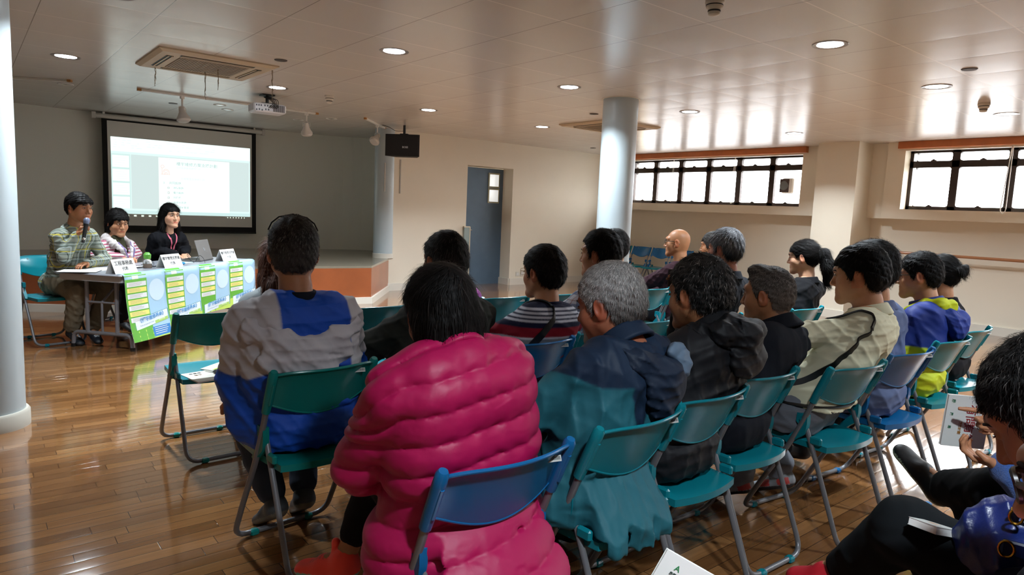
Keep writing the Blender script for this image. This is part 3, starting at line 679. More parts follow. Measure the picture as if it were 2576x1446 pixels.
# ---------------------------------------------------------------- speakers table
TA = np.array([-7.01, .55]); TB = np.array([-6.54, 1.02]); TD = np.array([-7.91, 2.58])
ux = (TD-TB)/np.linalg.norm(TD-TB); uy = TB-TA; uy = uy-ux*uy.dot(ux); TW = .66; uy /= np.linalg.norm(uy)      # ux along the table (away), uy to the audience
TL = 2.10; TZ = .70; TC = TB-uy*TW/2+ux*TL/2; TRZ = math.atan2(ux[1], ux[0])
tb = empty('folding_table', (TC[0], TC[1], 0), TRZ, 'long grey folding table with bent steel legs, posters hanging off its front', 'table')
# local: +X along table (away), audience side is local -Y
M_tt = mat('table_top', '#8d9097', rough=.3, coat=.2); M_tleg = mat('table_leg', '#84848a', rough=.35, metal=.4)
MB().box((0, 0, TZ-.013), (TL, TW, .026), bev=.012).build('tabletop', M_tt, tb)
MB().box((0, TW/2-.03, TZ-.05), (TL-.1, .02, .05)).box((0, -TW/2+.03, TZ-.05), (TL-.1, .02, .05)).box((-TL/2+.05, 0, TZ-.05), (.02, TW-.06, .05)).box((TL/2-.05, 0, TZ-.05), (.02, TW-.06, .05)).build('apron', mat('table_apron', '#a8aaad', rough=.4), tb)
for sx in (-1, 1):
    x = sx*(TL/2-.17)
    for y in (-.15, .15): MB().tube([(x, y, TZ-.03), (x, y, .14)], .017, 12).build('leg', M_tleg, tb)
    MB().tube(fillet([(x, -.30, .012), (x, -.29, .14), (x, .29, .14), (x, .30, .012)], .10, 6), .018, 12).build('foot_rail', M_tleg, tb)
    for y in (-.30, .30): MB().lathe([(.022, 0), (.022, .03), (.018, .032)], (x, y, 0), 14).build('rubber_foot', M_black, tb)
    MB().tube([(x, 0, .14), (x, 0, .42), (x-sx*.30, 0, TZ-.05)], .011).tube([(x, -.15, .42), (x, .15, .42)], .010).build('brace', M_tleg, tb)
# four posters
def poster(i, x0, w, label):
    root = empty('poster', (0, 0, 0), 0, label, 'poster', 'posters hanging from the front of the table'); root.parent = None
    root.location = (TC[0], TC[1], 0); root.rotation_euler = (0, 0, TRZ)
    yF = -TW/2-.006; random.seed(i)
    Htot = .60 if i == 0 else (.56 if i == 1 else .50); sway = (.03, .015, .0, .0)[i]
    def P(u, d, lift=0):      # u 0..1 left to right as the audience sees it, d metres down along the sheet (negative: lying on the table)
        x = x0+w*u
        if d < 0: return (x, yF+.008+(-d), TZ+.0025+lift)
        t = d/Htot
        y = yF-.012*math.sin(min(1, d/.05)*math.pi/2)-sway*t*t*2-.006*math.sin(u*5+i)*t-lift
        return (x+(.05 if i == 0 else .03)*t*t*(.6), y, TZ+.0025-d)
    def sheet(name, u0, u1, d0, d1, m, lift=0, nu=6, nv=14, par=None, tilt=0):
        nv = max(2, int(nv*(d1-d0)/.6)+1)
        return MB().grid(lambda u, v: P(u0+(u1-u0)*(1-u), d0+(d1-d0)*v+tilt*((1-u)-.5), lift), nu, nv).build(name, m, par or root)
    bd = sheet('sheet', 0, 1, -.06, Htot, mat('poster_sky', '#a3cbe6', rough=.35, coat=.25), 0, 10, 24)
    sol = bd.modifiers.new('thickness', 'SOLIDIFY'); sol.thickness = .0006
    gm = mat('poster_green', '#5fae3a', rough=.35, coat=.25); l1, l2, l3 = .0008, .0014, .002
    sheet('green_column', 0, .52, .015, Htot, gm, l1); sheet('green_crown', .05, .45, -.03, .016, gm, l1)
    sheet('meadow', .0, 1, Htot-.10, Htot, mat('poster_lime', '#b9d860', rough=.35), l1)
    for k in range(7):
        d = .075+k*.052
        if d+.04 > Htot-.13: break
        b_ = sheet('text_bar', .04, .50, d, d+.040, mat('poster_bar_white', '#e3e6ea', rough=.4) if k % 2 == 0 else mat('poster_bar_yellow', '#ece17a', rough=.4), l2)
        for j in range(3): sheet('print_line', .08, random.uniform(.3, .42), d+.008+.010*j, d+.0105+.010*j, mat('poster_print', '#8b8f80', rough=.5), l3, 2)
    # a plain pale shape where the poster carries its picture
    def blob(name, cu, cd, ru, rd, m, lift):
        n = 28; vs = [P(cu, cd, lift)]+[P(cu+ru*math.cos(a), cd+rd*math.sin(a), lift) for a in np.linspace(0, 2*math.pi, n, endpoint=False)]
        return MB().add(vs, [(0, 1+(k+1) % n, 1+k) for k in range(n)]).build(name, m, root)
    blob('pale_disc', .76, .17, .20, .10, mat('poster_disc', '#c9e2f2', rough=.4), l2)
    td = .385 if i < 3 else .36
    sheet('title_shadow', .10, .99, td-.004, td+.094, mat('poster_title_edge', '#3f8794', rough=.4), l1, tilt=-.05)
    sheet('title_banner', .12, .97, td, td+.090, mat('poster_title', '#dfeefa', rough=.4), l2, tilt=-.05)
    def lettering(name, body, cu, cd, size, m, bold=0):
        t_ = text_mesh(name, body, size, m, root, None, bold=bold, ext=.0002)
        for v in t_.data.vertices:
            u = cu-v.co.x/w*-1; d = cd-v.co.y-.05*(u-.5); v.co = P(1-(1-u), d, l3+.004+v.co.z)
        return t_
    lettering('title_lettering', '《樓宇維修基金》', .54, td+.026, .046, mat('poster_letters', '#3f8fc8', rough=.4), .0006)
    lettering('small_lettering', 'Fundo de Reparação Predial', .38, td+.066, .016, mat('poster_small', '#8fa2ad', rough=.4))
    if i < 3:
        sheet('plan_banner', .60, .96, td+.052, td+.08, mat('poster_green2', '#a6cf6c', rough=.4), l3, 3, tilt=-.02)
        lettering('plan_lettering', '資助計劃', .78, td+.070, .022, mat('poster_plan', '#f0f6e0', rough=.4))
    if i == 0:
        sheet('blue_note', .50, .98, Htot-.10, Htot-.012, mat('poster_blue', '#2f7fc4', rough=.4), l2)
        for j in range(4): sheet('print_line', .55, random.uniform(.8, .93), Htot-.09+.018*j, Htot-.085+.018*j, mat('poster_bar_white', '#e3e6ea'), l3, 2)
    # tape piece of glossy film at the top edge
    sheet('white_clip', .17, .32, .02, .05, mat('poster_clip', '#dfe6df', rough=.4), l2, 3)
    return root
pw = TL*.995/4*.93; px0 = -TL/2+.02
for i, lab in enumerate(('green and blue poster at the left end of the table front, longest of the four', 'second green and blue building fund poster from the left on the table front', 'third green and blue building fund poster from the left on the table front', 'green and blue building fund poster at the far right end of the table front')):
    poster(i, -TL/2+.03+i*(TL-.03)/4, (TL-.03)/4*.995, lab)
def tloc(a, b, z=TZ):      # a metres from near end, b metres from the audience edge
    p = TB+ux*a-uy*b; return (p[0], p[1], z)
def name_card(a, b, l1_, label):
    e = empty('name_card', tloc(a, b), TRZ, label, 'name card', 'name cards on the speakers table')
    w, h, d = .27, .125, .05; mp = M_paper
    MB().add([(-w/2, -d, .001), (w/2, -d, .001), (w/2, 0, h), (-w/2, 0, h), (-w/2, d, .001), (w/2, d, .001), (-w/2, -d+.002, 0), (w/2, -d+.002, 0), (w/2, 0, h-.004), (-w/2, 0, h-.004), (-w/2, d-.002, 0), (w/2, d-.002, 0)],
             [(0, 1, 2, 3), (3, 2, 5, 4), (7, 6, 9, 8), (8, 9, 10, 11), (0, 6, 7, 1), (4, 5, 11, 10), (0, 3, 9, 6), (3, 4, 10, 9), (1, 7, 8, 2), (2, 8, 11, 5)]).build('folded_card', mp, e)
    up = (0, d, h); n_ = Vector((1, 0, 0)).cross(Vector(up)).normalized()
    for t_, zz, sz in ((l1_, .68, .036 if len(l1_) > 5 else .044), ('代表', .30, .036)):
        o = Vector((0, -d*(1-zz), h*zz))+n_*.0012
        text_mesh('card_lettering', t_, sz, M_ink, e, frame(o, (1, 0, 0), up), ext=.0002, bold=.0002)
name_card(.17, .12, '工程事務處', 'folded white name card at the near left end of the table'); name_card(.83, .14, '樓宇管理支援處', 'folded white name card in the middle of the table before the woman in black'); name_card(1.78, .14, '樓宇管理支援處', 'folded white name card at the right end of the table, in front of the laptop')
# bottle
e = empty('oil_bottle', tloc(.62, .22), 0, 'small clear bottle with green cap and brown liquid on the table', 'bottle')
MB().lathe([(.0001, 0), (.036, 0), (.040, .01), (.040, .055), (.034, .075), (.018, .09), (.017, .10)], n=24).build('glass_body', mat('bottle_glass', (.9, .9, .85), rough=.05, trans=.9), e)
MB().lathe([(.0001, .003), (.036, .004), (.037, .04), (.0001, .04)], n=24).build('liquid', mat('bottle_liquid', '#7a4a17', rough=.2), e)
MB().lathe([(.028, .088), (.031, .092), (.033, .13), (.022, .142), (.018, .15), (.0001, .15)], n=10, smooth=False).build('cap', mat('cap_green', '#5fa83a', rough=.4), e)
# laptop
e = empty('laptop', tloc(1.62, .27), TRZ+math.radians(12), 'silver laptop seen from the lid side at the right end of the table', 'laptop')
M_lap = mat('laptop_grey', '#85827f', rough=.35, metal=.4)
MB().box((0, .12, .008), (.34, .24, .016), bev=.004).build('base', M_lap, e); 
Ml = Matrix.Rotation(math.radians(-16), 4, 'X')
MB().box((0, 0, .012), (.34, .008, .002)).build('hinge', M_black, e)
ld = MB().box(Ml @ Vector((0, 0, .12)), (.34, .007, .23), M=Ml, bev=.003).build('lid', M_lap, e)
MB().lathe([(.0001, 0), (.020, 0), (.020, .0012), (.0001, .0012)], n=24, M=Matrix.Translation(Ml @ Vector((0, -.0045, .13))) @ Ml @ Matrix.Rotation(math.pi/2, 4, 'X')).build('lid_emblem', mat('emblem', '#b9b9bb', rough=.2, metal=.6), ld)
MB().box((0, .12, .0165), (.30, .20, .001)).build('keyboard', M_black, e)
o = MB().tube(fillet([(-.17, .1, .01), (-.22, .12, .06), (-.26, .1, .10), (-.30, .05, .03), (-.33, .0, .004)], .05), .0025, 6).tube(fillet([(-.17, .05, .01), (-.20, .0, .08), (-.24, -.06, .05), (-.30, -.10, .004)], .05), .0025, 6).build('cable', M_black, e)
# papers, clipboards, tissue pack, glasses
def sheet_obj(name, loc, rz, w, h, m, label, cat, t=.0015, tilt=(0, 0)):
    e = MB().box((0, 0, t/2), (w, h, t)).build(name, m, loc=loc, rot=(tilt[0], tilt[1], rz)); return tag(e, label, cat)
e = empty('clipboard', tloc(.06, .46), TRZ+.5, 'black clipboard with white sheets in front of the speaker with the microphone', 'clipboard')
MB().box((0, 0, .003), (.235, .32, .005), bev=.002).build('board', M_black, e); MB().box((0, -.01, .0065), (.21, .297, .002)).build('paper', M_paper, e); MB().box((0, .135, .011), (.10, .03, .01), bev=.003).build('clip', M_chrome, e)
sheet_obj('paper_sheet', tloc(.33, .48), TRZ+.2, .297, .21, M_paper, 'white paper sheet lying behind the first name card', 'paper')
sheet_obj('paper_sheet', tloc(.58, .40), TRZ-.1, .297, .21, M_paper, 'white paper sheet lying in front of the woman with the striped jacket', 'paper')
sheet_obj('paper_sheet', tloc(1.22, .36), TRZ+.1, .30, .21, mat('paper_pale_blue', '#bfe0dd', rough=.6), 'pale blue sheets lying beside the laptop', 'paper')
e = MB().tube([(0, 0, .006), (.14, 0, .006)], .005, 8).build('pen', M_ink, loc=tloc(.50, .28), rot=(0, 0, TRZ)); tag(e, 'dark pen lying left of the green-capped bottle', 'pen')
e = MB().tube([(0, 0, .006), (.15, 0, .006)], .006, 8).build('pen', M_ink, loc=tloc(.70, .24), rot=(0, 0, TRZ)); tag(e, 'dark pen lying right of the green-capped bottle', 'pen')
e = empty('tissue_pack', tloc(1.05, .20), TRZ+.3, 'flat blue and teal pack lying beside the middle name card', 'packet')
MB().box((0, 0, .012), (.15, .08, .022), bev=.008).build('wrapper', mat('pack_blue', '#1b7fae', rough=.3), e); MB().box((.02, 0, .0235), (.05, .05, .002)).build('flap', mat('pack_teal', '#0f7f80', rough=.3), e)
e = empty('black_case', tloc(1.18, .42), TRZ, 'small black case lying in front of the woman in black', 'case')
MB().box((0, 0, .018), (.17, .09, .034), bev=.014).build('case_body', M_black, e)
e = empty('eyeglasses', tloc(.78, .30), TRZ+.3, 'dark eyeglasses lying behind the middle name card', 'glasses')
for sx in (-1, 1):
    MB().tube([(sx*.034+.025*math.cos(a), 0, .022+.019*math.sin(a)) for a in np.linspace(0, 2*math.pi, 17)[:-1]], .0022, 6, closed=True).build('lens_rim', M_black, e)
    MB().tube([(sx*.06, 0, .028), (sx*.065, .12, .006)], .002, 6).build('temple_arm', M_black, e)
# ---------------------------------------------------------------- things on the empty chairs
M_bk = mat('booklet_cover', '#e4e2d6', rough=.45, coat=.2); M_lime = mat('booklet_lime', '#a8c63a', rough=.45)
def booklet(loc, rz, label, w=.148, h=.21, t=.006, face='lime', tilt=0, grp='booklets lying on chairs'):
    e = empty('booklet', loc, rz, label, 'booklet', grp); e.rotation_euler = (tilt, 0, rz)
    MB().box((0, 0, t/2), (w, h, t-.001)).build('pages', M_paper, e)
    cv = MB().box((0, 0, t), (w+.002, h+.002, .0012)).box((0, 0, .0004), (w+.002, h+.002, .0008)).build('cover', M_bk, e)
    if face == 'lime': MB().box((w*.22, -h*.28, t+.0009), (w*.5, h*.4, .0006)).build('green_print', M_lime, e)
    for j, (s_, yy) in enumerate((('房屋局', .07), ('樓宇', .03))):
        text_mesh('cover_lettering', s_, .022, M_ink if j == 0 else mat('brown_ink', '#7b5a3a'), e, frame((-w*.08, yy, t+.0009), (1, 0, 0), (0, 1, 0)), ext=.0003)
    return e
booklet((-3.93, 1.12, .4385), .7, 'green and white booklet lying near the front of the left empty chair')
booklet((-3.76, .965, .4365), 1.75, 'cream booklet with green edge lying at the rear left of the left empty chair', face='plain')
e = empty('power_bank', (-3.79, 1.10, .4435), .5, 'black power bank lying on the booklets of the left empty chair', 'power bank')
MB().box((0, 0, .011), (.075, .145, .02), bev=.007).build('case_body', mat('bank_black', '#0c1117', rough=.4), e); MB().box((0, -.02, .0215), (.018, .06, .001)).build('printed_bar', mat('bank_bar', '#05070a', rough=.2), e)
e = MB().tube(fillet([(-3.74, 1.055, .452), (-3.70, 1.08, .452), (-3.62, 1.13, .450), (-3.60, 1.17, .40), (-3.60, 1.19, .31)], .03), .0028, 6).tube(fillet([(-3.72, 1.04, .452), (-3.66, 1.06, .452), (-3.585, 1.11, .446), (-3.57, 1.14, .38), (-3.575, 1.16, .30)], .03), .0028, 6).build('charging_cable', M_whiteplastic); tag(e, 'white charging cable running off the power bank over the chair edge', 'cable')
e = MB().tube([(0, 0, 0), (.16, 0, 0)], .006, 8).build('white_pen', M_whiteplastic, loc=(-3.86, 1.0, .452), rot=(0, 0, .55)); tag(e, 'slim white pen lying beside the power bank', 'pen')
booklet((-3.84, 2.02, .4385), .3, 'lime green booklet on the empty chair left of the olive jacket')
sheet_obj('paper_sheet', (-3.74, 2.12, .437), .8, .15, .21, M_paper, 'white sheet with print half under the olive jacket on the empty chair', 'paper')
sheet_obj('paper_sheet', (-2.25, 2.02, .4375), .8, .15, .21, M_paper, 'white sheet showing under the man in the striped polo on his chair', 'paper')
# ---------------------------------------------------------------- people: distance-field bodies turned into one continuous surface each
def V3(*a): return np.array(a, float)
def nrm(v): v = np.array(v, float); return v/(np.linalg.norm(v)+1e-12)
def cap(a, b, ra, rb, k=.02, fl=None): return ('cap', V3(*a), V3(*b), ra, rb, k, fl)
def ell(c, r, R=None, k=.02, sub=False): return ('ell', V3(*c), V3(*r), R, k, sub)
def ring(c, R, rx, ry, h, t, k=.008, flare=0): return ('ring', V3(*c), R, rx, ry, h, t, k, flare)
def cut(o, n): return ('cut', V3(*o), nrm(n))
def field(prims, h, pad=.03, lo=None, hi=None):
    if lo is None:
        L, H = [], []
        for p in prims:
            if p[0] == 'cap': r = max(p[3], p[4]); L += [np.minimum(p[1], p[2])-r]; H += [np.maximum(p[1], p[2])+r]
            elif p[0] == 'ell' and not p[5]: r = max(p[2]); L += [p[1]-r]; H += [p[1]+r]
            elif p[0] == 'ring': r = max(p[3], p[4])+p[5]+p[6]; L += [p[1]-r]; H += [p[1]+r]
        lo = np.min(L, 0)-pad; hi = np.max(H, 0)+pad
    lo = np.array(lo, float); n = np.ceil((np.array(hi)-lo)/h).astype(int)+1
    ax = [lo[i]+h*np.arange(n[i]) for i in range(3)]
    D = np.full(n, .06, np.float32)
    def sl(a, b, m):
        i0 = np.clip(np.floor((a-m-lo)/h).astype(int), 0, n); i1 = np.clip(np.ceil((b+m-lo)/h).astype(int)+1, 0, n)
        return tuple(slice(i0[i], i1[i]) for i in range(3))
    def smin(a, b, k):
        hh = np.maximum(k-np.abs(a-b), 0)/k; return np.minimum(a, b)-hh*hh*k*.25
    for p in prims:
        if p[0] == 'cut':
            X, Y, Z = ax[0][:, None, None], ax[1][None, :, None], ax[2][None, None, :]
            np.maximum(D, (X-p[1][0])*p[2][0]+(Y-p[1][1])*p[2][1]+(Z-p[1][2])*p[2][2], out=D); continue
        if p[0] == 'cap':
            _, a, b, ra, rb, k, fl = p; r = max(ra, rb); s = sl(np.minimum(a, b)-r, np.maximum(a, b)+r, k+h*2)
            X, Y, Z = ax[0][s[0]][:, None, None]-a[0], ax[1][s[1]][None, :, None]-a[1], ax[2][s[2]][None, None, :]-a[2]
            ab = b-a; sc = 1.
            if fl is not None:
                v, f = fl; v = nrm(v); g = 1/f-1; pv = X*v[0]+Y*v[1]+Z*v[2]
                X = X+g*pv*v[0]; Y = Y+g*pv*v[1]; Z = Z+g*pv*v[2]; ab = ab+g*ab.dot(v)*v; sc = f**.5
            L2 = ab.dot(ab)+1e-9; t = np.clip((X*ab[0]+Y*ab[1]+Z*ab[2])/L2, 0, 1)
            d = (np.sqrt((X-t*ab[0])**2+(Y-t*ab[1])**2+(Z-t*ab[2])**2)-(ra+(rb-ra)*t))*sc
            D[s] = smin(D[s], d.astype(np.float32), k)
        elif p[0] == 'ell':
            _, c, r, R, k, sub = p; m = max(r); s = sl(c-m, c+m, k+h*2)
            X, Y, Z = ax[0][s[0]][:, None, None]-c[0], ax[1][s[1]][None, :, None]-c[1], ax[2][s[2]][None, None, :]-c[2]
            if R is not None: X, Y, Z = (X*R[0, i]+Y*R[1, i]+Z*R[2, i] for i in range(3))
            k1 = np.sqrt((X/r[0])**2+(Y/r[1])**2+(Z/r[2])**2)+1e-6; k2 = np.sqrt((X/r[0]**2)**2+(Y/r[1]**2)**2+(Z/r[2]**2)**2)+1e-6
            d = (k1*(k1-1)/k2).astype(np.float32)
            D[s] = -smin(-D[s], d, k) if sub else smin(D[s], d, k)
        elif p[0] == 'ring':
            _, c, R, rx, ry, hh, t, k, flare = p; m = max(rx, ry)+hh+t+abs(flare); s = sl(c-m, c+m, k+h*2)
            X, Y, Z = ax[0][s[0]][:, None, None]-c[0], ax[1][s[1]][None, :, None]-c[1], ax[2][s[2]][None, None, :]-c[2]
            if R is not None: X, Y, Z = (X*R[0, i]+Y*R[1, i]+Z*R[2, i] for i in range(3))
            zz = np.clip(Z, -hh, hh); g = 1-flare*zz/hh
            q = (np.sqrt((X/(rx*g))**2+(Y/(ry*g))**2)-1)*min(rx, ry)*g
            d = (np.sqrt(q*q+np.maximum(np.abs(Z)-hh, 0)**2)-t).astype(np.float32)
            D[s] = smin(D[s], d, k)
    return D, lo
def displace(D, lo, h, fn, band=.03):
    m = np.argwhere(np.abs(D) < band); P = lo+h*m; v = fn(P)
    D[m[:, 0], m[:, 1], m[:, 2]] -= v.astype(np.float32)
_off = np.array([(i, j, k) for i in (0, 1) for j in (0, 1) for k in (0, 1)], float)
_edg = [(a, b) for a in range(8) for b in range(a+1, 8) if bin(a ^ b).count('1') == 1]
def surfnet(D, lo, h):
    S = D < 0; nx, ny, nz = D.shape
    cnt = np.zeros((nx-1, ny-1, nz-1), np.int8)
    for i in (0, 1):
        for j in (0, 1):
            for k in (0, 1): cnt += S[i:nx-1+i, j:ny-1+j, k:nz-1+k]
    I = np.argwhere((cnt > 0) & (cnt < 8)); idx = np.full(cnt.shape, -1, np.int64); idx[I[:, 0], I[:, 1], I[:, 2]] = np.arange(len(I))
    vals = np.stack([D[I[:, 0]+int(o[0]), I[:, 1]+int(o[1]), I[:, 2]+int(o[2])] for o in _off], 1)
    acc = np.zeros((len(I), 3)); c = np.zeros(len(I))
    for a, b in _edg:
        va, vb = vals[:, a], vals[:, b]; m = (va < 0) != (vb < 0); t = np.where(m, va/(va-vb+1e-20), 0)
        acc += (_off[a]+t[:, None]*(_off[b]-_off[a]))*m[:, None]; c += m
    V = lo+h*(I+acc/c[:, None]); Q = []
    for ax_ in range(3):
        u, w = (ax_+1) % 3, (ax_+2) % 3
        A = np.moveaxis(S, (ax_, u, w), (0, 1, 2)); X = np.moveaxis(idx, (ax_, u, w), (0, 1, 2))
        a0, a1 = A[:-1, 1:-1, 1:-1], A[1:, 1:-1, 1:-1]; E = np.argwhere(a0 != a1)
        if not len(E): continue
        i, j, k = E[:, 0], E[:, 1]+1, E[:, 2]+1; fwd = a0[E[:, 0], E[:, 1], E[:, 2]]
        q = np.stack([X[i, j-1, k-1], X[i, j, k-1], X[i, j, k], X[i, j-1, k]], 1)
        q[~fwd] = q[~fwd][:, ::-1]; Q.append(q)
    Q = np.concatenate(Q); return V, Q[(Q >= 0).all(1)]
def np_mesh(name, V, Q, m, parent=None, col=None, smooth=True):
    me = bpy.data.meshes.new(name); n = len(V); q = Q.shape[1]
    me.vertices.add(n); me.vertices.foreach_set('co', np.ascontiguousarray(V, np.float32).ravel())
    me.loops.add(Q.size); me.loops.foreach_set('vertex_index', Q.astype(np.int32).ravel())
    me.polygons.add(len(Q)); me.polygons.foreach_set('loop_start', np.arange(0, Q.size, q, dtype=np.int32)); me.polygons.foreach_set('loop_total', np.full(len(Q), q, np.int32))
    me.polygons.foreach_set('use_smooth', np.full(len(Q), smooth)); me.update(calc_edges=True); me.validate()
    for mm in (m if isinstance(m, (list, tuple)) else [m]): me.materials.append(mm)
    if col is not None:
        a = me.color_attributes.new('Col', 'FLOAT_COLOR', 'POINT'); c4 = np.ones((n, 4), np.float32); c4[:, :3] = col; a.data.foreach_set('color', c4.ravel())
    o = bpy.data.objects.new(name, me); COL.objects.link(o); o.parent = parent; return o
def normals(V, Q):
    a = V[Q[:, 1]]-V[Q[:, 0]]; b = V[Q[:, 3]]-V[Q[:, 0]]; f = np.cross(a, b); N = np.zeros_like(V)
    for i in range(4): np.add.at(N, Q[:, i], f)
    return N/(np.linalg.norm(N, axis=1, keepdims=True)+1e-12)
def folds(seed, f=14, amp=.006, aniso=(1, 1, 1.8), n=5):
    """cloth folds: warped sharp ridges in two sizes"""
    r = np.random.RandomState(seed); f = f*2.6; K = [nrm(r.normal(size=3)*np.array(aniso))*f*(.6+.8*r.rand()) for _ in range(n)]; ph = r.rand(n)*6.28; Wd = r.normal(size=(3, 4))*6
    def fn(P):
        w = np.sin(P@Wd+ph[:4]); o = np.zeros(len(P))
        for i, k in enumerate(K):
            s = np.sin(P@k+ph[i]+w[:, i % 4]*1.9); gate = np.clip(.5+.9*w[:, (i+1) % 4], 0, 1); o += (1-np.sqrt(s*s+.012))**2*gate
            s2 = np.sin((P@k)*2.3+ph[i]*3+w[:, (i+2) % 4]*3); o += .12*(1-np.abs(s2))**2*gate
        return amp*(o-.8)*.58
    return fn
def blend(c, colr, d, w=.007):
    """paint colour where d>0, with a soft edge one cell wide"""
    k = np.clip(.5+d/w, 0, 1)[:, None]; c[:] = c*(1-k)+cc(colr)*k
def rotm(yaw, pitch=0, roll=0):
    """columns x,y,z of a frame: yaw about Z, then pitch (down positive), then roll"""
    return np.array(Matrix.Rotation(yaw, 3, 'Z') @ Matrix.Rotation(-pitch, 3, 'X') @ Matrix.Rotation(roll, 3, 'Y'))
SKIN = {'tan': '#a9744f', 'fair': '#cf9f80', 'mid': '#b98460', 'dark': '#8c5a3c', 'red': '#a8664a'}
M_skin = mat('skin', (.5, .3, .2), rough=.5, attr=True, sss=.12, var=(60, .04), bump=(260, .15, .001))
M_hair = mat('hair', (.02, .02, .02), rough=.6, attr=True, spec=.14)
M_eyew = mat('eye_white', '#b9ab9f', rough=.25); M_eyed = mat('eye_dark', '#1b120e', rough=.15)
def add_folds(m, scale=7, dist=.022, st=.55, fine=(90, .15, .002)):
    nt = m.node_tree; L = nt.links; tc = nt.nodes.new('ShaderNodeTexCoord')
    no = nd(nt, 'ShaderNodeTexNoise'); no.noise_type = 'RIDGED_MULTIFRACTAL'; no.inputs['Scale'].default_value = scale; no.inputs['Detail'].default_value = 3; no.inputs['Roughness'].default_value = .45; no.inputs['Distortion'].default_value = .6
    mp = nd(nt, 'ShaderNodeMapping'); mp.inputs['Scale'].default_value = (1, 1, 1.5); mp.inputs['Rotation'].default_value = (.3, .5, .2); L.new(tc.outputs['Object'], mp.inputs[0]); L.new(mp.outputs[0], no.inputs['Vector'])
    b1 = nd(nt, 'ShaderNodeBump'); b1.inputs['Strength'].default_value = st; b1.inputs['Distance'].default_value = dist; L.new(no.outputs[0], b1.inputs['Height'])
    n2 = nd(nt, 'ShaderNodeTexNoise'); n2.inputs['Scale'].default_value = fine[0]; n2.inputs['Detail'].default_value = 4; L.new(tc.outputs['Object'], n2.inputs['Vector'])
    b2 = nd(nt, 'ShaderNodeBump'); b2.inputs['Strength'].default_value = fine[1]; b2.inputs['Distance'].default_value = fine[2]; L.new(n2.outputs[0], b2.inputs['Height']); L.new(b1.outputs[0], b2.inputs['Normal']); L.new(b2.outputs[0], prin(m).inputs['Normal'])
    return m
def cloth(kind):
    if 'cloth_'+kind in MATS: return MATS['cloth_'+kind]
    if kind == 'nylon': return add_folds(mat('cloth_nylon', (.3,)*3, rough=.62, attr=True, spec=.28), 8, .020, .55)
    if kind == 'puffer': return add_folds(mat('cloth_puffer', (.3,)*3, rough=.5, attr=True, spec=.35), 16, .006, .5)
    if kind == 'fleece': return add_folds(mat('cloth_fleece', (.3,)*3, rough=.95, attr=True, sheen=.3), 6, .01, .4, (240, .8, .004))
    if kind == 'leather': return add_folds(mat('cloth_leather', (.3,)*3, rough=.35, attr=True), 6, .012, .5, (160, .35, .002))
    return add_folds(mat('cloth_cotton', (.3,)*3, rough=.88, attr=True, spec=.2), 7, .018, .5)
def head_prims(c):
    fat = c.get('fat', 0); P = [
        ell((0, -.014, .030), (.077, .097, .088)), ell((0, .030, -.030), (.062+.008*fat, .060, .082), k=.03),
        ell((0, -.035, -.02), (.066, .062, .06), k=.03),
        cap((.050+.008*fat, .0, -.048), (.012, .074, -.096), .024+.006*fat, .018, .03), cap((-.050-.008*fat, .0, -.048), (-.012, .074, -.096), .024+.006*fat, .018, .03),
        cap((-.012, .078, -.098), (.012, .078, -.098), .017, .017, .02),
        ell((.041+.01*fat, .052, -.026), (.027, .026, .026+.008*fat), k=.03), ell((-.041-.01*fat, .052, -.026), (.027, .026, .026+.008*fat), k=.03),
        cap((-.045, .066, .036), (0, .083, .034), .012, .014, .02), cap((.045, .066, .036), (0, .083, .034), .012, .014, .02),
        ell((.031, .099, .012), (.019, .016, .011), k=.016, sub=True), ell((-.031, .099, .012), (.019, .016, .011), k=.016, sub=True),
        ell((.031, .077, .012), (.0135, .0115, .0095), k=.004), ell((-.031, .077, .012), (.0135, .0115, .0095), k=.004),
        cap((0, .086, .018), (0, .108, -.026), .0075, .0115, .012), ell((.012, .096, -.030), (.009, .011, .008), k=.006), ell((-.012, .096, -.030), (.009, .011, .008), k=.006),
        ell((0, .082, -.060), (.028, .016, .020), k=.015),
        cap((-.019, .090, -.055), (.019, .090, -.055), .0055, .0055, .005), cap((-.017, .089, -.066), (.017, .089, -.066), .0065, .0065, .005),
        ell((0, .104, -.0605), (.024, .010, .0018), k=.004, sub=True)]
    for s in (-1, 1):
        R = rotm(-s*.45, 0, 0) @ rotm(0, .18, 0)
        P += [ell((s*.084, -.013, -.003), (.0080, .020, .034), R, .008), ell((s*.080, -.006, -.028), (.007, .010, .011), R, .006), ell((s*.093, -.008, .002), (.006, .010, .019), R, .006, True)]
    return P
def hairline(style):
    if style == 'bang': return [-.13, -.07, -.045, -.03, .005, .015, .03, .045, .06, .085, .12], [-.085, -.08, -.05, .0, .02, -.02, -.01, .015, .035, .042, .045]
    if style == 'reced': return [-.13, -.07, -.045, -.03, .005, .015, .03, .045, .06, .085, .12], [-.075, -.07, -.045, .032, .036, -.01, .02, .06, .075, .085, .1]
    return [-.13, -.07, -.045, -.03, .005, .015, .03, .045, .06, .085, .12], [-.08, -.073, -.045, .032, .036, -.010, .0, .03, .05, .060, .075]
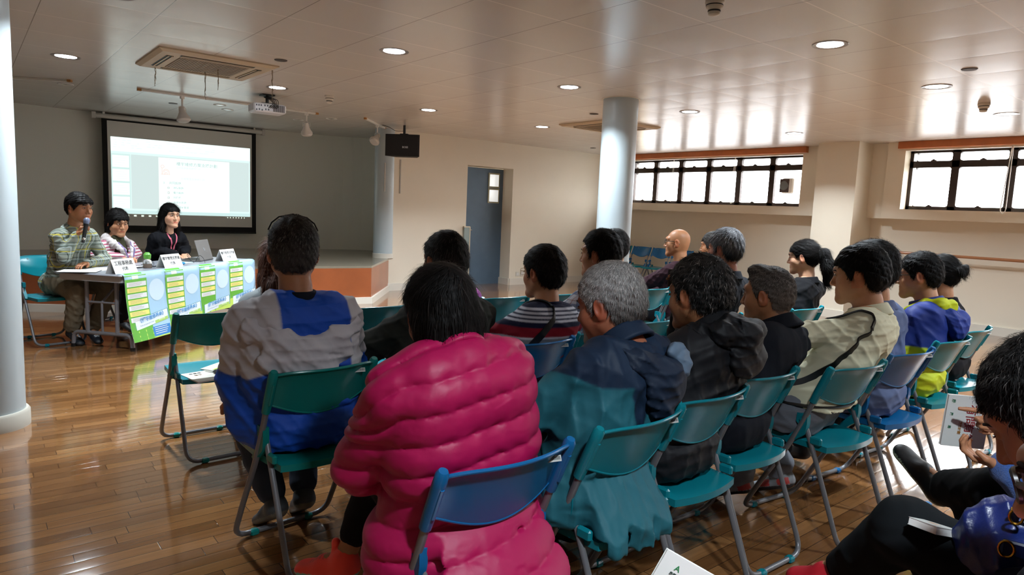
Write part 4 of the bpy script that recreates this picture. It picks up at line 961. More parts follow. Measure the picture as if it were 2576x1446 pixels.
def make_hair(parent, T, c, h):
    """T: 4x4 head frame -> person frame"""
    st = c.get('style', 'short'); th = c.get('th', .014); rs = np.random.RandomState(c.get('seed', 1))
    pal = c.get('pal', [('#0e0c0b', 1)]); hs = c.get('hs', 1.)
    if st == 'bald': return None
    top = ell((0, -.016+c.get('back', 0), .034+th*.3), (.077+th*.8, .097+th*.9, .088+th)); prims = [top, ell((0, -.045, -.01), (.064+th*.8, .062+th*.8, .070), k=.03)]
    if st in ('short', 'bang', 'reced', 'buzz'):
        if st == 'bang': prims += [cap((-.05, .062, .055), (.045, .068, .055), .022, .022, .02)]
        if c.get('tuft'): prims += [ell((0, .035, .112), (.05, .045, .028), k=.02)]
    elif st == 'bob':
        prims += [cap((-.062, -.03, .0), (-.070, -.02, -.075), .034, .022, .02), cap((.062, -.03, .0), (.070, -.02, -.075), .034, .022, .02), cap((-.05, -.07, -.02), (-.045, -.075, -.10), .036, .028, .03), cap((.05, -.07, -.02), (.045, -.075, -.10), .036, .028, .03),
                  cap((0, -.08, -.02), (0, -.085, -.10), .036, .028, .03), cap((-.05, .058, .058), (.045, .064, .058), .022, .022, .02)]
    elif st == 'long':
        q = c.get('len', .30); prims += [cap((-.066, -.01, .02), (-.078, .00, -.10), .032, .026, .02), cap((.066, -.01, .02), (.078, .00, -.10), .032, .026, .02), cap((-.078, .0, -.10), (-.075, -.01, -q), .026, .016, .02), cap((.078, .0, -.10), (.075, -.01, -q), .026, .016, .02),
                  cap((0, -.075, .0), (0, -.115, -.14), .05, .045, .03), cap((-.05, -.06, .0), (-.06, -.10, -.16), .04, .03, .03), cap((.05, -.06, .0), (.06, -.10, -.16), .04, .03, .03), cap((0, -.115, -.14), (0, -.13, -q), .045, .03, .03), cap((-.05, .05, .065), (.045, .056, .068), .022, .022, .02)]
    elif st == 'pony':
        prims += [cap((0, -.10, .04), (0, -.15, .02), .022, .035, .015), cap((0, -.15, .02), (0, -.175, -.08), .042, .050, .02), cap((0, -.175, -.08), (0, -.16, -.20), .050, .028, .03), cap((-.045, .062, .055), (.045, .062, .055), .018, .018, .02)]
    elif st == 'bun':
        prims += [cap((-.03, -.12, .035), (.035, -.13, .03), .030, .030, .01), ell((.0, -.145, .05), (.030, .022, .022), k=.01), ell((-.02, -.14, .01), (.022, .022, .020), k=.01), cap((-.045, .062, .06), (.045, .062, .06), .014, .014, .02)]
    D, lo = field(prims, h, pad=.02)
    n = D.shape; X = lo[0]+h*np.arange(n[0])[:, None, None]; Y = lo[1]+h*np.arange(n[1])[None, :, None]; Z = lo[2]+h*np.arange(n[2])[None, None, :]
    ys, zs = hairline('reced' if st == 'reced' else ('bang' if st == 'bang' else 'short'))
    if st in ('short', 'bang', 'reced', 'buzz'): zb = np.interp(Y, ys, zs)+.010*np.sin(X*180+1.3)*np.sin(X*71+2)
    else:      # face opening
        fr = c.get('fringe', .058); zb = np.interp(Y, [-.2, .0, .03, .052, .12], [-9, -9, -.12 if st in ('bob', 'long') else -.01, .03, fr])+.006*np.sin(X*160)
        if st in ('pony', 'bun'): zb = np.interp(Y, [-.3, -.10, -.04, -.02, .01, .03, .06, .12], [-.4, -.4, -.06, .0, .02, .0, .05, fr])
        if st == 'bob': D = np.maximum(D, -(Z+c.get('bobz', .115)+.012*np.sin(X*60)*0))
    D = np.maximum(D, ((zb-Z)*.8).astype(np.float32))
    K = rs.normal(size=(6, 3)); K /= np.linalg.norm(K, axis=1, keepdims=True)
    clump = c.get('clump', .0025)
    def dis(P):
        o = np.zeros(len(P))
        for i in range(6): o += np.sin(P@K[i]*(90+60*i)+i*1.7+2*np.sin(P@K[(i+1) % 6]*40))
        return o/6*clump*2.2
    displace(D, lo, h, dis, .02)
    V, Q = surfnet(D, lo, h); N = normals(V, Q)
    cols = np.array([srgb(p[0]) for p in pal]); wts = np.array([p[1] for p in pal], float); wts /= wts.sum(); mean = (cols*wts[:, None]).sum(0)*c.get('base', .7)
    def shade(P, ci):
        # grey hair grows in at the temples and nape
        g = c.get('greylow')
        if g: k = np.clip((.06-P[:, 2])/.10, 0, 1)[:, None]; return ci*(1-k)+np.array(srgb(g))*k
        return ci
    # strands
    ns = int(c.get('strands', 1500)); pick = rs.choice(len(V), min(ns, len(V)), replace=False); P0 = V[pick]; n0 = N[pick]
    crown = V3(.012, -.075, .10); d = P0-crown; d[:, 2] -= .02+.6*np.linalg.norm(d[:, :2], axis=1)
    if st in ('bob', 'long', 'pony', 'bun'):
        d = np.stack([(P0[:, 0])*.5, (P0[:, 1]+.02)*.2, -np.abs(np.full(len(P0), .12))], 1); 
        top_ = P0[:, 2] > .07; d[top_] = (P0[top_]-crown)*np.array([1, 1, .3])
        if st in ('pony', 'bun'):
            f_ = P0[:, 1] > -.11; d[f_] = V3(0, -.13, .03)-P0[f_]
    d = d+rs.normal(size=d.shape)*.018*c.get('mess', 1); d -= n0*(d*n0).sum(1, keepdims=True); d /= np.linalg.norm(d, axis=1, keepdims=True)+1e-9
    L = c.get('sl', .026)*(.6+.8*rs.rand(len(P0)))[:, None]*np.where((P0[:, 1] > .035) & (P0[:, 2] > -.02), .40, 1.)[:, None]; lift = .75*c.get('lift', .003)*(rs.rand(len(P0))[:, None]); w = np.cross(d, n0)*c.get('sw', .0007)*.85*(.6+.8*rs.rand(len(P0)))[:, None]
    pts = [P0-n0*.002, P0+d*L*.4+n0*(lift*.9+.0007), P0+d*L*.75+n0*(lift*1.2-L*.04), P0+d*L+n0*(lift*1.2-L*.14)]
    sv = np.concatenate([x for i, p in enumerate(pts) for x in (p-w*(1, 1, .8, .2)[i], p+w*(1, 1, .8, .2)[i])]); m = len(P0); a = np.arange(m)
    sq = np.concatenate([np.stack([a+2*i*m, a+(2*i+1)*m, a+(2*i+3)*m, a+(2*i+2)*m], 1) for i in range(3)])
    sc = cols[rs.choice(len(cols), m, p=wts)]*(.7+.6*rs.rand(m))[:, None]; sc = shade(P0, sc); sc = np.tile(sc, (8, 1))
    VV = np.concatenate([V, sv]); QQ = np.concatenate([Q, sq+len(V)]); CC = np.concatenate([shade(V, np.tile(mean, (len(V), 1))), sc])
    VV = VV*hs @ T[:3, :3].T+T[:3, 3]
    o = np_mesh('hair', VV, QQ, M_hair, parent, CC); return o
def hand_prims(w, d, palm, thumb, curl=(.5, .7, .5), spread=.06, s=1.0):
    """w wrist, d pointing direction, palm = palm normal, thumb = side (+1/-1) along cross(d, palm)"""
    d = nrm(d); p = nrm(np.array(palm, float)-d*np.dot(palm, d)); sd = np.cross(d, p)*thumb; P = []
    w = np.array(w, float)
    for i, (o, ln) in enumerate(((.030, .92), (.010, 1.0), (-.010, .95), (-.029, .78))):
        kn = w+d*(.088-.004*abs(i-1))*s+sd*o*s; P.append(cap(w+d*.012*s+sd*o*.55*s, kn, .0135*s, .0105*s, .012))
        a = 0; q = kn; dd = nrm(d+sd*spread*o*20); r = .0093*s*(1 if i < 3 else .86)
        cu = curl[i] if hasattr(curl[0], '__len__') else curl
        for j, L in enumerate((.043, .026, .021)):
            a += cu[j]; v = dd*math.cos(a)+p*math.sin(a); e = q+v*L*ln*s; P.append(cap(q, e, r, r*.9, .004)); q = e; r *= .9
    q = w+d*.025*s+sd*.028*s; v = nrm(d*.75+sd*.65+p*.35); e = q+v*.036*s; P += [cap(w+d*.01*s, q, .017*s, .016*s, .012), cap(q, e, .0145*s, .0115*s, .01)]
    v2 = nrm(d*.95+sd*.05+p*.55); f = e+v2*.030*s; P += [cap(e, f, .0108*s, .0092*s, .005)]
    P.append(cap(w-d*.05*s, w+d*.02*s, .026*s, .024*s, .02, (p, .75)))
    return P
def shoe(parent, ankle, toe, c, name='shoe'):
    """c: dict upper, sole, accent colours"""
    a, t = V3(*ankle), V3(*toe); d = nrm(t-a-V3(0, 0, 0)); 
    up = nrm(V3(0, 0, 1)-d*d[2]) if c.get('up') is None else nrm(c['up']); L = .20
    heel = a-d*.035-up*.055; tip = heel+d*.245; mid = heel+d*.14; sdv = np.cross(d, up)
    P = [cap(heel+d*.035+up*.022, tip-d*.035+up*.008, .036, .033, .02, (up, .75)), cap(heel+d*.035+up*.03, heel+d*.12+up*.03, .036, .032, .03), cap(heel+d*.035+up*.035, a+up*.0, .038, .040, .03), cap(heel+d*.13+up*.02, tip-d*.045+up*.01, .040, .036, .02, (up, .6)),
         cut(heel-up*.012, -up)]
    if c.get('tongue'): P.insert(3, cap(a+d*.03+up*.01, a+d*.028+up*.05, .018, .014, .01))
    h = c.get('h', .006); D, lo = field(P, h); V, Q = surfnet(D, lo, h)
    hh = (V-heel)@up; fw = (V-heel)@d; sd = (V-heel)@sdv; col = np.tile(np.array(srgb(c['upper'])), (len(V), 1))
    if 'accent' in c:
        k = (hh < .045) & (hh > .012) & (fw < .16) & (np.sin(fw*60) > -.2); col[k] = srgb(c['accent'])
    if 'lace' in c: k = (np.abs(sd) < .022) & (fw > .09) & (fw < .17) & (np.sin(fw*420) > .1) & (hh > .03); col[k] = srgb(c['lace'])
    k = hh < .010; col[k] = srgb(c.get('sole', '#d8d8d0')); k = hh < -.004; col[k] = srgb(c.get('tread', c.get('sole', '#d8d8d0')))
    return np_mesh(name, V, Q, mat('shoe_leather', (.2,)*3, rough=.5, attr=True, bump=(80, .3, .002)), parent, col)
def glasses(parent, T, colr='#141414', metal=False, rim=.0016, hs=1., lens=True):
    e = MB(); arms_ = []; g = MB()
    def tf(p): return tuple(T[:3, :3]@(np.array(p)*hs)+T[:3, 3])
    m = mat('frame_'+colr.strip('#'), colr, rough=.3, metal=.8 if metal else 0)
    for s in (-1, 1):
        e.tube([tf((s*.033+.024*math.copysign(abs(math.cos(a))**.7, math.cos(a)), .101-.006*abs(math.cos(a)), .012+.017*math.copysign(abs(math.sin(a))**.7, math.sin(a)))) for a in np.linspace(0, 2*math.pi, 21)[:-1]], rim, 6, closed=True)
        if lens: 
            n = 20; vs = [tf((s*.033, .1, .012))]+[tf((s*.033+.0235*math.cos(a), .101-.006*abs(math.cos(a)), .012+.0165*math.sin(a))) for a in np.linspace(0, 2*math.pi, n, endpoint=False)]
            g.add(vs, [(0, 1+k, 1+(k+1) % n) for k in range(n)])
        arms_.append(MB().tube([tf(p) for p in ((s*.057, .094, .018), (s*.072, .078, .017), (s*.083, .01, .012), (s*.084, -.02, .002), (s*.081, -.034, -.012))], rim*1.1, 6))
    e.tube([tf((-.010, .103, .016)), tf((0, .107, .018)), tf((.010, .103, .016))], rim, 6)
    root = e.build('glasses', m, parent); [f.build('temple_arm', m, root) for f in arms_]
    if lens: g.build('lens', mat('lens_clear', (.9, .9, .9), rough=.03, alpha=.18, spec=.6), root)
    return root
def seat_clamp(D, lo, h, off, legs=False):
    """cloth gives way to the chair back (top edge at y=-off) and to the seat"""
    n = D.shape; X = lo[0]+h*np.arange(n[0])[:, None, None]; Y = lo[1]+h*np.arange(n[1])[None, :, None]; Z = lo[2]+h*np.arange(n[2])[None, None, :]
    q = np.clip(np.abs(X)/.205, 0, 1)
    yb = -off+(.785-Z)*.46-.052*(1-q*q)+.012
    yb = yb-np.clip(Z-.80, 0, 9)*1.6-np.clip(.60-Z, 0, 9)*1.3-np.clip(np.abs(X)-.225, 0, 9)*4
    D = np.maximum(D, (yb-Y).astype(np.float32))
    seat = np.minimum(np.minimum(.447-Z, Y+off+.035), .215-np.abs(X))
    if legs: seat = np.minimum(np.minimum(seat, Z-.405), -off+.40-Y)
    return np.maximum(D, seat.astype(np.float32))
def garment(name, parent, prims, h, colf, kind='cotton', seed=1, amp=.006, ff=14, material=None, extra=None, band=.03, clamp=None):
    D, lo = field(prims, h)
    if clamp: D = seat_clamp(D, lo, h, clamp, name in ('trousers', 'leggings'))
    if amp: displace(D, lo, h, folds(seed, ff, amp), band)
    if extra: displace(D, lo, h, extra, band)
    V, Q = surfnet(D, lo, h)
    if isinstance(colf, str): c_ = np.array(srgb(colf)); colf = lambda P: np.tile(c_, (len(P), 1))
    return np_mesh(name, V, Q, material or cloth(kind), parent, colf(V))
def cc(h): return np.array(srgb(h))
def human(label, pos, face, head, hyaw, **c):
    """pos: world x,y below the hips; face: direction of the body (deg); head: world head centre; hyaw: direction of the face (deg)"""
    root = empty('person', (pos[0], pos[1], 0), math.radians(face-90), label, 'person')
    ca, sa = math.cos(-math.radians(face-90)), math.sin(-math.radians(face-90))
    def loc(p): x, y = p[0]-pos[0], p[1]-pos[1]; return V3(ca*x-sa*y, sa*x+ca*y, p[2])
    H = loc(head); Rh = rotm(math.radians(hyaw-face), math.radians(c.get('hp', 5)), math.radians(c.get('hr', 0))); hs = c.get('hs', 1.)
    T = np.eye(4); T[:3, :3] = Rh; T[:3, 3] = H
    g = c.get('g', 1.); sh = c.get('sh', .165); hipz = c.get('hipz', .55)
    N = H+V3(0, -.045, -.175*hs)+V3(*c.get('dn', (0, 0, 0))); HP = V3(0, 0, hipz)
    sl = c.get('slump', .02); M_ = HP+(N-HP)*.45+V3(0, -sl, 0); C_ = HP+(N-HP)*.80+V3(0, -sl*.9, 0)
    roll = c.get('sroll', 0); ryaw = math.radians(c.get('syaw', 0))
    ax_ = V3(math.cos(ryaw), math.sin(ryaw), roll); S = {s: N+ax_*s*sh+V3(0, .0, -.072) for s in (-1, 1)}
    arms = c.get('arms', {}); A = {}
    for s, k in ((-1, 'L'), (1, 'R')):
        el, wr = arms.get(k, ((s*(sh+.06), .05, S[s][2]-.29), (s*.09, .28, .60))); A[s] = (V3(*el), V3(*wr))
    legs = c.get('legs', {}); LG = {}
    for s, k in ((-1, 'L'), (1, 'R')):
        kn, an, to = legs.get(k, ((s*.13, .42, .50), (s*.11, .33, .10), (s*.12, .50, .06))); LG[s] = (V3(*kn), V3(*an), V3(*to))
    fs = c.get('skin', 'mid'); base = cc(SKIN[fs])
    # ---- body: head and neck fine, the rest coarser, one mesh
    h = c.get('hh', .0045); hp = head_prims(c); inv = Rh.T@(N-H)/hs
    hp.append(cap((0, -.028, -.045), tuple(inv*.55+V3(0, -.028, -.045)*.45), .049, .051*(.5+.5*g), .03)); hp.append(cap(tuple(inv*.55+V3(0, -.028, -.045)*.45), tuple(inv+V3(0, .0, -.01)), .051*(.5+.5*g), .062*g, .02))
    D, lo = field(hp, h/hs); V, Q = surfnet(D, lo, h/hs)
    col = np.tile(base, (len(V), 1)); x, y, z = V.T
    lip = (np.abs(z+.0605) < .0095) & (np.abs(x) < .021) & (y > .089); col[lip] = base*np.array(c.get('lip', (.95, .62, .6)))
    ear = (np.abs(x) > .079) & (y < .02) & (y > -.05) & (z < .04) & (z > -.045); col[ear] = base*np.array((1.08, .82, .78))
    ck = np.exp(-(((np.abs(x)-.042)/.022)**2+((z+.03)/.022)**2))*(y > .03); col = col*(1+ck[:, None]*np.array((.05, -.10, -.10)))
    hc = c.get('hair', {}); ys, zs = hairline(hc.get('style', 'short'))
    if hc.get('style', 'short') != 'bald':
        sc_ = z > np.interp(y, ys, zs)-.004; sc_ &= ~ear; col[sc_] = base*.25*(1-hc.get('scalp', .3))+cc(hc.get('pal', [('#0e0c0b', 1)])[0][0])*.75+base*hc.get('scalp', .3)*.5
    if c.get('stubble'): sb = (z < -.03) & (y > .02) & ~lip; col[sb] = col[sb]*(1-c['stubble'])+cc('#5a5450')*c['stubble']
    if c.get('beard'): sb = (z < -.045) & (y > .045) & ~lip & (np.abs(x) < .045); col[sb] = cc(c['beard'])
    Vh = V*hs@Rh.T+H; VS, QS, CS = [Vh], [Q], [col]
    bp = [cap(M_, C_, .10*g, .11*g, .05, ((0, 1, 0), .8)), cap(HP, M_, .10*g, .10*g, .05, ((0, 1, 0), .85)), cap(S[-1], S[1], .045, .045, .04), cap(N, C_, .055, .08, .04), cap((-.08, 0, hipz-.04), (.08, 0, hipz-.04), .075, .075, .04)]
    for s in (-1, 1):
        e, w = A[s]; bp += [cap(S[s], e, .040, .032, .03), cap(e, w, .034, .024, .02)]
        k, a, t = LG[s]; bp += [cap((s*.09, .0, hipz-.04), k, .07, .048, .04), cap(k, a, .046, .032, .03), cap(a, a+nrm(t-a)*.10-V3(0, 0, .02), .030, .022, .02)]
    hb = .014; D, lo = field(bp, hb); V, Q = surfnet(D, lo, hb)
    off = len(Vh); VS.append(V); QS.append(Q+off); CS.append(np.tile(base, (len(V), 1))); off += len(V)
    for s, k in ((-1, 'L'), (1, 'R')):
        hd = c.get('hand'+k)
        if hd is False: continue
        e, w = A[s]
        if hd is None: pr = hand_prims(w, nrm(w-e)+V3(0, .3, -.3), (0, 0, -1), -s if True else s, (.35, .45, .3))
        else: pr = hand_prims(w, hd['d'], hd['p'], hd['t'], hd.get('curl', (.5, .7, .5)), hd.get('spread', .06), hd.get('s', 1.))
        hh = c.get('hf', .005); D, lo = field(pr, hh, .012); V, Q = surfnet(D, lo, hh); VS.append(V); QS.append(Q+off); CS.append(np.tile(base*(1.0, .93, .9), (len(V), 1))); off += len(V)
    np_mesh('body', np.concatenate(VS), np.concatenate(QS), M_skin, root, np.concatenate(CS))
    # ---- face details
    def tf(p): return Rh@(np.array(p)*hs)+H
    if c.get('eyes', True):
        for s in (-1, 1):
            m = MB(); Mx = Matrix(((Rh[0][0], Rh[0][1], Rh[0][2], 0), (Rh[1][0], Rh[1][1], Rh[1][2], 0), (Rh[2][0], Rh[2][1], Rh[2][2], 0), (0, 0, 0, 1)))
            op = c.get('open', .8)
            m.lathe([(.0001, -1), (.7, -.7), (1, 0), (.7, .7), (.0001, 1)], n=12, M=Mx @ Matrix.Diagonal((.0140*hs, .0050*hs, .0050*hs*op, 1)), c=tuple(tf((s*.031, .0880, .0115))), mi=0)
            m.lathe([(.0001, -1), (.7, -.7), (1, 0), (.7, .7), (.0001, 1)], n=12, M=Mx @ Matrix.Diagonal((.0062*hs, .0024*hs, .0050*hs*op, 1)), c=tuple(tf((s*.031, .0915, .0115))), mi=1)
            m.tube([tuple(tf((s*(.018+.0065*j), .0915-.0012*(j-1.5)**2, .0130+.0048*op-.0006*(j-2)**2))) for j in range(5)], .0012*hs, 5, mi=1)
            m.build('eye', [M_eyew, M_eyed], root)
            if c.get('brow', True):
                MB().tube([tuple(tf(p)) for p in ((s*.013, .0960, .0325), (s*.026, .0950, .0350), (s*.040, .0850, .0325), (s*.049, .0750, .026))], [.0022*hs, .003*hs, .0024*hs, .001*hs], 6).build('eyebrow', mat('brow_'+hc.get('brow', '1a1613'), '#'+hc.get('brow', '1a1613'), rough=.8), root)
    make_hair(root, T, dict(hc, hs=hs), c.get('hairh', .0055))
    if 'glasses' in c: glasses(root, T, hs=hs, **c['glasses'])
    # ---- top garment
    t = c.get('top', {}); gh = t.get('h', .0075); th = t.get('t', .014)
    fl = ((0, 1, 0), .80); P = [cap((-.06*g, HP[1]-.01, HP[2]-.03), M_+V3(-.065*g, 0, 0), (.105+th)*g, (.098+th)*g, .05, ((0, 1, 0), .9)), cap((.06*g, HP[1]-.01, HP[2]-.03), M_+V3(.065*g, 0, 0), (.105+th)*g, (.098+th)*g, .05, ((0, 1, 0), .9)),
         cap(M_+V3(-.065*g, 0, 0), C_+V3(-.075*g, 0, 0), (.098+th)*g, (.092+th)*g, .05, ((0, 1, 0), .9)), cap(M_+V3(.065*g, 0, 0), C_+V3(.075*g, 0, 0), (.098+th)*g, (.092+th)*g, .05, ((0, 1, 0), .9)),
         cap(C_, N+V3(0, 0, -.07), .10*g, .070, .05), cap(S[-1], S[1], .050+th*.6, .050+th*.6, .04), cap(N+V3(0, -.015, -.03), S[-1]+V3(0, 0, .0), .044, .048+th*.5, .04), cap(N+V3(0, -.015, -.03), S[1], .044, .048+th*.5, .04)]
    P += [cap((-.07*g, -.085, HP[2]-.01), (.07*g, -.085, HP[2]-.01), .108, .108, .05, ((0, 1, 0), 1.0))]
    sleeve = t.get('sleeve', 1.0)
    for s in (-1, 1):
        e, w = A[s]; P += [cap(S[s], e, .050+th, .040+th, .02), cap(e, e+(w-e)*sleeve*.97, .041+th, .030+th*.8, .02)]
    Pc = []
    if 'hem' in t: t['post'] = t.get('post', [])+[cut((0, 0, t['hem']), (0, .1, -1))]
    if t.get('collar'):
        nk = nrm(H+V3(0, -.03, -.06)-N); Rc = np.stack([nrm(np.cross(V3(0, 1, 0), nk)), nrm(np.cross(nk, np.cross(V3(0, 1, 0), nk))), nk], 1); ch, cr = t['collar']
        Pc = [ring(N+nk*(ch*.8-.008), Rc, .070*g**.5*cr, .078*g**.5*cr, ch, .0085, .012, flare=t.get('flare', .08))]
    if 'pre' in t: P += t['pre'](N, S, C_, M_, HP, A)
    o = garment(t.get('name', 'jacket'), root, P+t.get('post', []), gh, t.get('col', '#333333'), t.get('kind', 'cotton'), c.get('seed', 3), t.get('amp', .010), t.get('ff', 15), t.get('material'), t.get('extra'), clamp=c.get('off'))
    if Pc: garment('collar', root, Pc, .0045, t.get('colcol', t.get('col', '#333333')), t.get('kind', 'cotton'), amp=0, material=t.get('material'))
    # ---- trousers
    b = c.get('trousers', {}); tb_ = b.get('t', .022); P = [cap((-.085, 0, hipz-.02), (.085, 0, hipz-.02), (.10+tb_*.5)*g, (.10+tb_*.5)*g, .05, ((0, 1, 0), .9))]
    for s in (-1, 1):
        k, a, tt = LG[s]; ax2 = a+(k-a)*b.get('short', .12)
        P += [cap((s*.09, .0, hipz-.02), k, .078+tb_, .054+tb_, .04), cap(k, ax2, .054+tb_, .040+tb_*b.get('flare', 1), .03)]
    P += [cut((0, 0, 0), (0, 0, -1))]
    garment(b.get('name', 'trousers'), root, P, b.get('h', .011), b.get('col', '#1c1c20'), b.get('kind', 'cotton'), c.get('seed', 3)+9, b.get('amp', .006), 16, clamp=c.get('off'))
    sh_ = c.get('shoes', {'upper': '#1a1a1c', 'sole': '#2a2a2a'})
    for s, kk in ((-1, 'L'), (1, 'R')):
        sc2 = c.get('shoe'+kk, sh_)
        if sc2: shoe(root, LG[s][1], LG[s][2], sc2)
    root_info = dict(root=root, N=N, S=S, C=C_, M=M_, HP=HP, A=A, T=T, H=H, loc=loc, legs=LG, Rh=Rh, tf=tf)
    return root_info
# ---- strap that lies over a garment (poly-line of local points, flat band)
from mathutils.bvhtree import BVHTree
def strap(parent, pts, w, name, m, th=.0025, lift=.004):
    """flat band laid over whatever the sitter wears: way points (x, y, z) are pushed in to the cloth surface"""
    trees = []
    for o in parent.children:
        if o.type == 'MESH' and o.name.split('.')[0] in ('shirt', 'striped_polo', 'striped_cardigan', 'blazer', 'turtleneck', 'hood', 'polo_collar', 'windbreaker'): trees.append(BVHTree.FromPolygons([v.co for v in o.data.vertices], [tuple(p.vertices) for p in o.data.polygons]))
    P = [np.array(p, float) for p in fillet(pts, .1, 5)]; Q = []
    for i in range(len(P)-1):
        for t in np.linspace(0, 1, 5)[:-1]: Q.append(P[i]*(1-t)+P[i+1]*t)
    Q.append(P[-1]); out = []; nn = []
    for p in Q:
        c = V3(p[0]*.25, p[1]*.25-.02, p[2]-(.10 if p[2] > .93 else 0)); d = nrm(p-c); o = c+d*.5; best = None
        for tr in trees:
            h = tr.ray_cast(Vector(o), Vector(-d), .5)
            if h[0] is not None and (best is None or h[3] < best[1]): best = (np.array(h[0]), h[3])
        if best: out.append(best[0]+d*lift); nn.append(d)
    for _ in range(3): out = [out[0]]+[(out[k-1]+2*out[k]+out[k+1])/4 for k in range(1, len(out)-1)]+[out[-1]]
    v = MB(); L = len(out); vs = []
    for i, p in enumerate(out):
        t = nrm(out[min(i+1, L-1)]-out[max(i-1, 0)]); o = nn[i]; sd = nrm(np.cross(t, o)); o = nrm(np.cross(sd, t)); o = o*np.sign(o.dot(nn[i])+1e-9)
        for a, b in ((-w/2, -th), (w/2, -th), (w/2, th), (-w/2, th)): vs.append(p+sd*a+o*b)
    fs = [(i*4+k, i*4+(k+1) % 4, (i+1)*4+(k+1) % 4, (i+1)*4+k) for i in range(L-1) for k in range(4)]+[(3, 2, 1, 0), tuple((L-1)*4+k for k in range(4))]
    return v.add(vs, fs, 0, False).build(name, m, parent)
def hood(R, pts, rad, colr, flat=.6, name='hood', kind='nylon', seed=4, amp=.008, h=.0065, extra=()):
    """bunched hood: chain of soft rolls through local points"""
    N = R['N']; pts = [tuple(V3(*p)+N) for p in pts]
    ex = [tuple([e_[0], e_[1]+N]+list(e_[2:])) if e_[0] == 'ell' else tuple([e_[0], e_[1]+N, e_[2]+N]+list(e_[3:])) for e_ in extra]
    P = [cap(pts[i], pts[i+1], rad[i], rad[i+1], .03, ((0, 1, 0), flat)) for i in range(len(pts)-1)]+ex
    return garment(name, R['root'], P, h, colr, kind, seed, amp, 24)
# ---------------------------------------------------------------- the audience, last visible row
def bw(z): return z
BLK = [('#0d0b0a', .9), ('#2b2725', .1)]
# woman in the pink quilted jacket
def quilt(sl=.20, p=.078, a=.0125):
    def fn(P):
        f = ((P[:, 2]-sl*P[:, 0]+.75*np.maximum(P[:, 1]+.13, 0)*(P[:, 2] > .80)*np.clip((P[:, 2]-.80)*12, 0, 1)+.008*np.sin(P[:, 0]*9))/p) % 1.0
        w = .0025*np.sin(P[:, 0]*95+np.sin(P[:, 2]*40)*1.5)*np.clip(1-np.minimum(f, 1-f)*4, 0, 1)
        return a*(np.sin(np.pi*f)**.6-.65)+w
    return fn
def pink_pre(N, S, C, M, HP, A):
    return [cap(N+V3(0, -.05, .0), N+V3(0, -.06, -.05), .060, .075, .04), ell((-.13, -.01, .50), (.135, .15, .13), k=.06), ell((.14, -.01, .50), (.14, .15, .13), k=.06), cap((-.17, .0, .48), (-.20, .03, .33), .085, .07, .06), cap((.14, -.03, .46), (.16, -.01, .33), .09, .07, .06), cap((-.06, -.07, .46), (.05, -.07, .34), .08, .07, .06), cap((-.13, -.24, .52), (-.15, -.26, .30), .06, .07, .05), cap((.13, -.24, .52), (.15, -.26, .30), .06, .07, .05), cap((.0, -.24, .52), (.0, -.27, .30), .07, .08, .05)]
A1 = human('woman with a black bob in a bright pink quilted jacket and coral sneaker', (-1.490, 1.050), 180, (-1.500, 0.985, 1.105), 172, off=0.23, sroll=.10, dn=(0, -.02, .085), hp=14, hr=-4, hs=1.0, g=1.12, sh=.165, skin='tan', seed=8, hipz=.56, slump=.04, hh=.004,
    hair=dict(style='bob', th=.020, pal=BLK, strands=5000, sl=.05, mess=.35, bobz=.115, lift=.002, sw=.0007, clump=.0015), hairh=.0045,
    top=dict(col='#a60d4c', kind='puffer', t=.034, collar=(.026, 1.0), h=.005, amp=.003, ff=20, extra=quilt(), pre=pink_pre, name='quilted_jacket'),
    arms={'L': ((-.245, .10, .70), (-.08, .26, .62)), 'R': ((.24, .12, .68), (.06, .28, .62))},
    legs={'L': ((-.03, .40, .53), (-.145, .40, .27), (-.22, .56, .235)), 'R': ((.10, .42, .50), (.11, .38, .10), (.12, .54, .06))},
    trousers=dict(col='#141317', short=.30, t=.010, name='leggings'), shoeL=dict(upper='#ff4a3c', sole='#7fc4b8', tread='#d8e0dc', lace='#d94a40', tongue=1, h=.005), shoes=dict(upper='#ff4a3c', sole='#7fc4b8', tread='#d8e0dc'), eyes=False)
MB().lathe([(.0001, -.004), (.004, 0), (.0001, .004)], n=10).build('earring', M_chrome, A1['root'], loc=tuple(A1['tf']((-.084, -.012, -.042))))
# man in the teal jacket
def teal_col(P):
    x, y, z = P.T; c = np.tile(cc('#22606c'), (len(P), 1)); nv = '#182a40'
    blend(c, nv, z-(.885+.55*np.maximum(np.abs(x)-.12, 0))); blend(c, nv, np.minimum(np.minimum(.055-.35*np.maximum(.86-z, 0)-np.abs(x-.02), z-.70), .9-z))
    blend(c, nv, np.minimum(np.minimum(-.13-x, .56-z), y+.06)); return c
def teal_pre(N, S, C, M, HP, A):
    return [ell((-.05, -.02, .50), (.20, .145, .12), k=.06), cap((-.12, .0, .47), (-.10, .0, .38), .10, .09, .05), cap((.12, -.0, .47), (.11, .0, .38), .10, .09, .05), cap((-.02, -.06, .46), (.0, -.05, .36), .09, .08, .05), cap((-.10, -.22, .54), (-.12, -.24, .42), .055, .05, .05), cap((.10, -.22, .54), (.11, -.24, .43), .055, .05, .05), cap((.0, -.22, .54), (.0, -.25, .40), .06, .05, .05)]
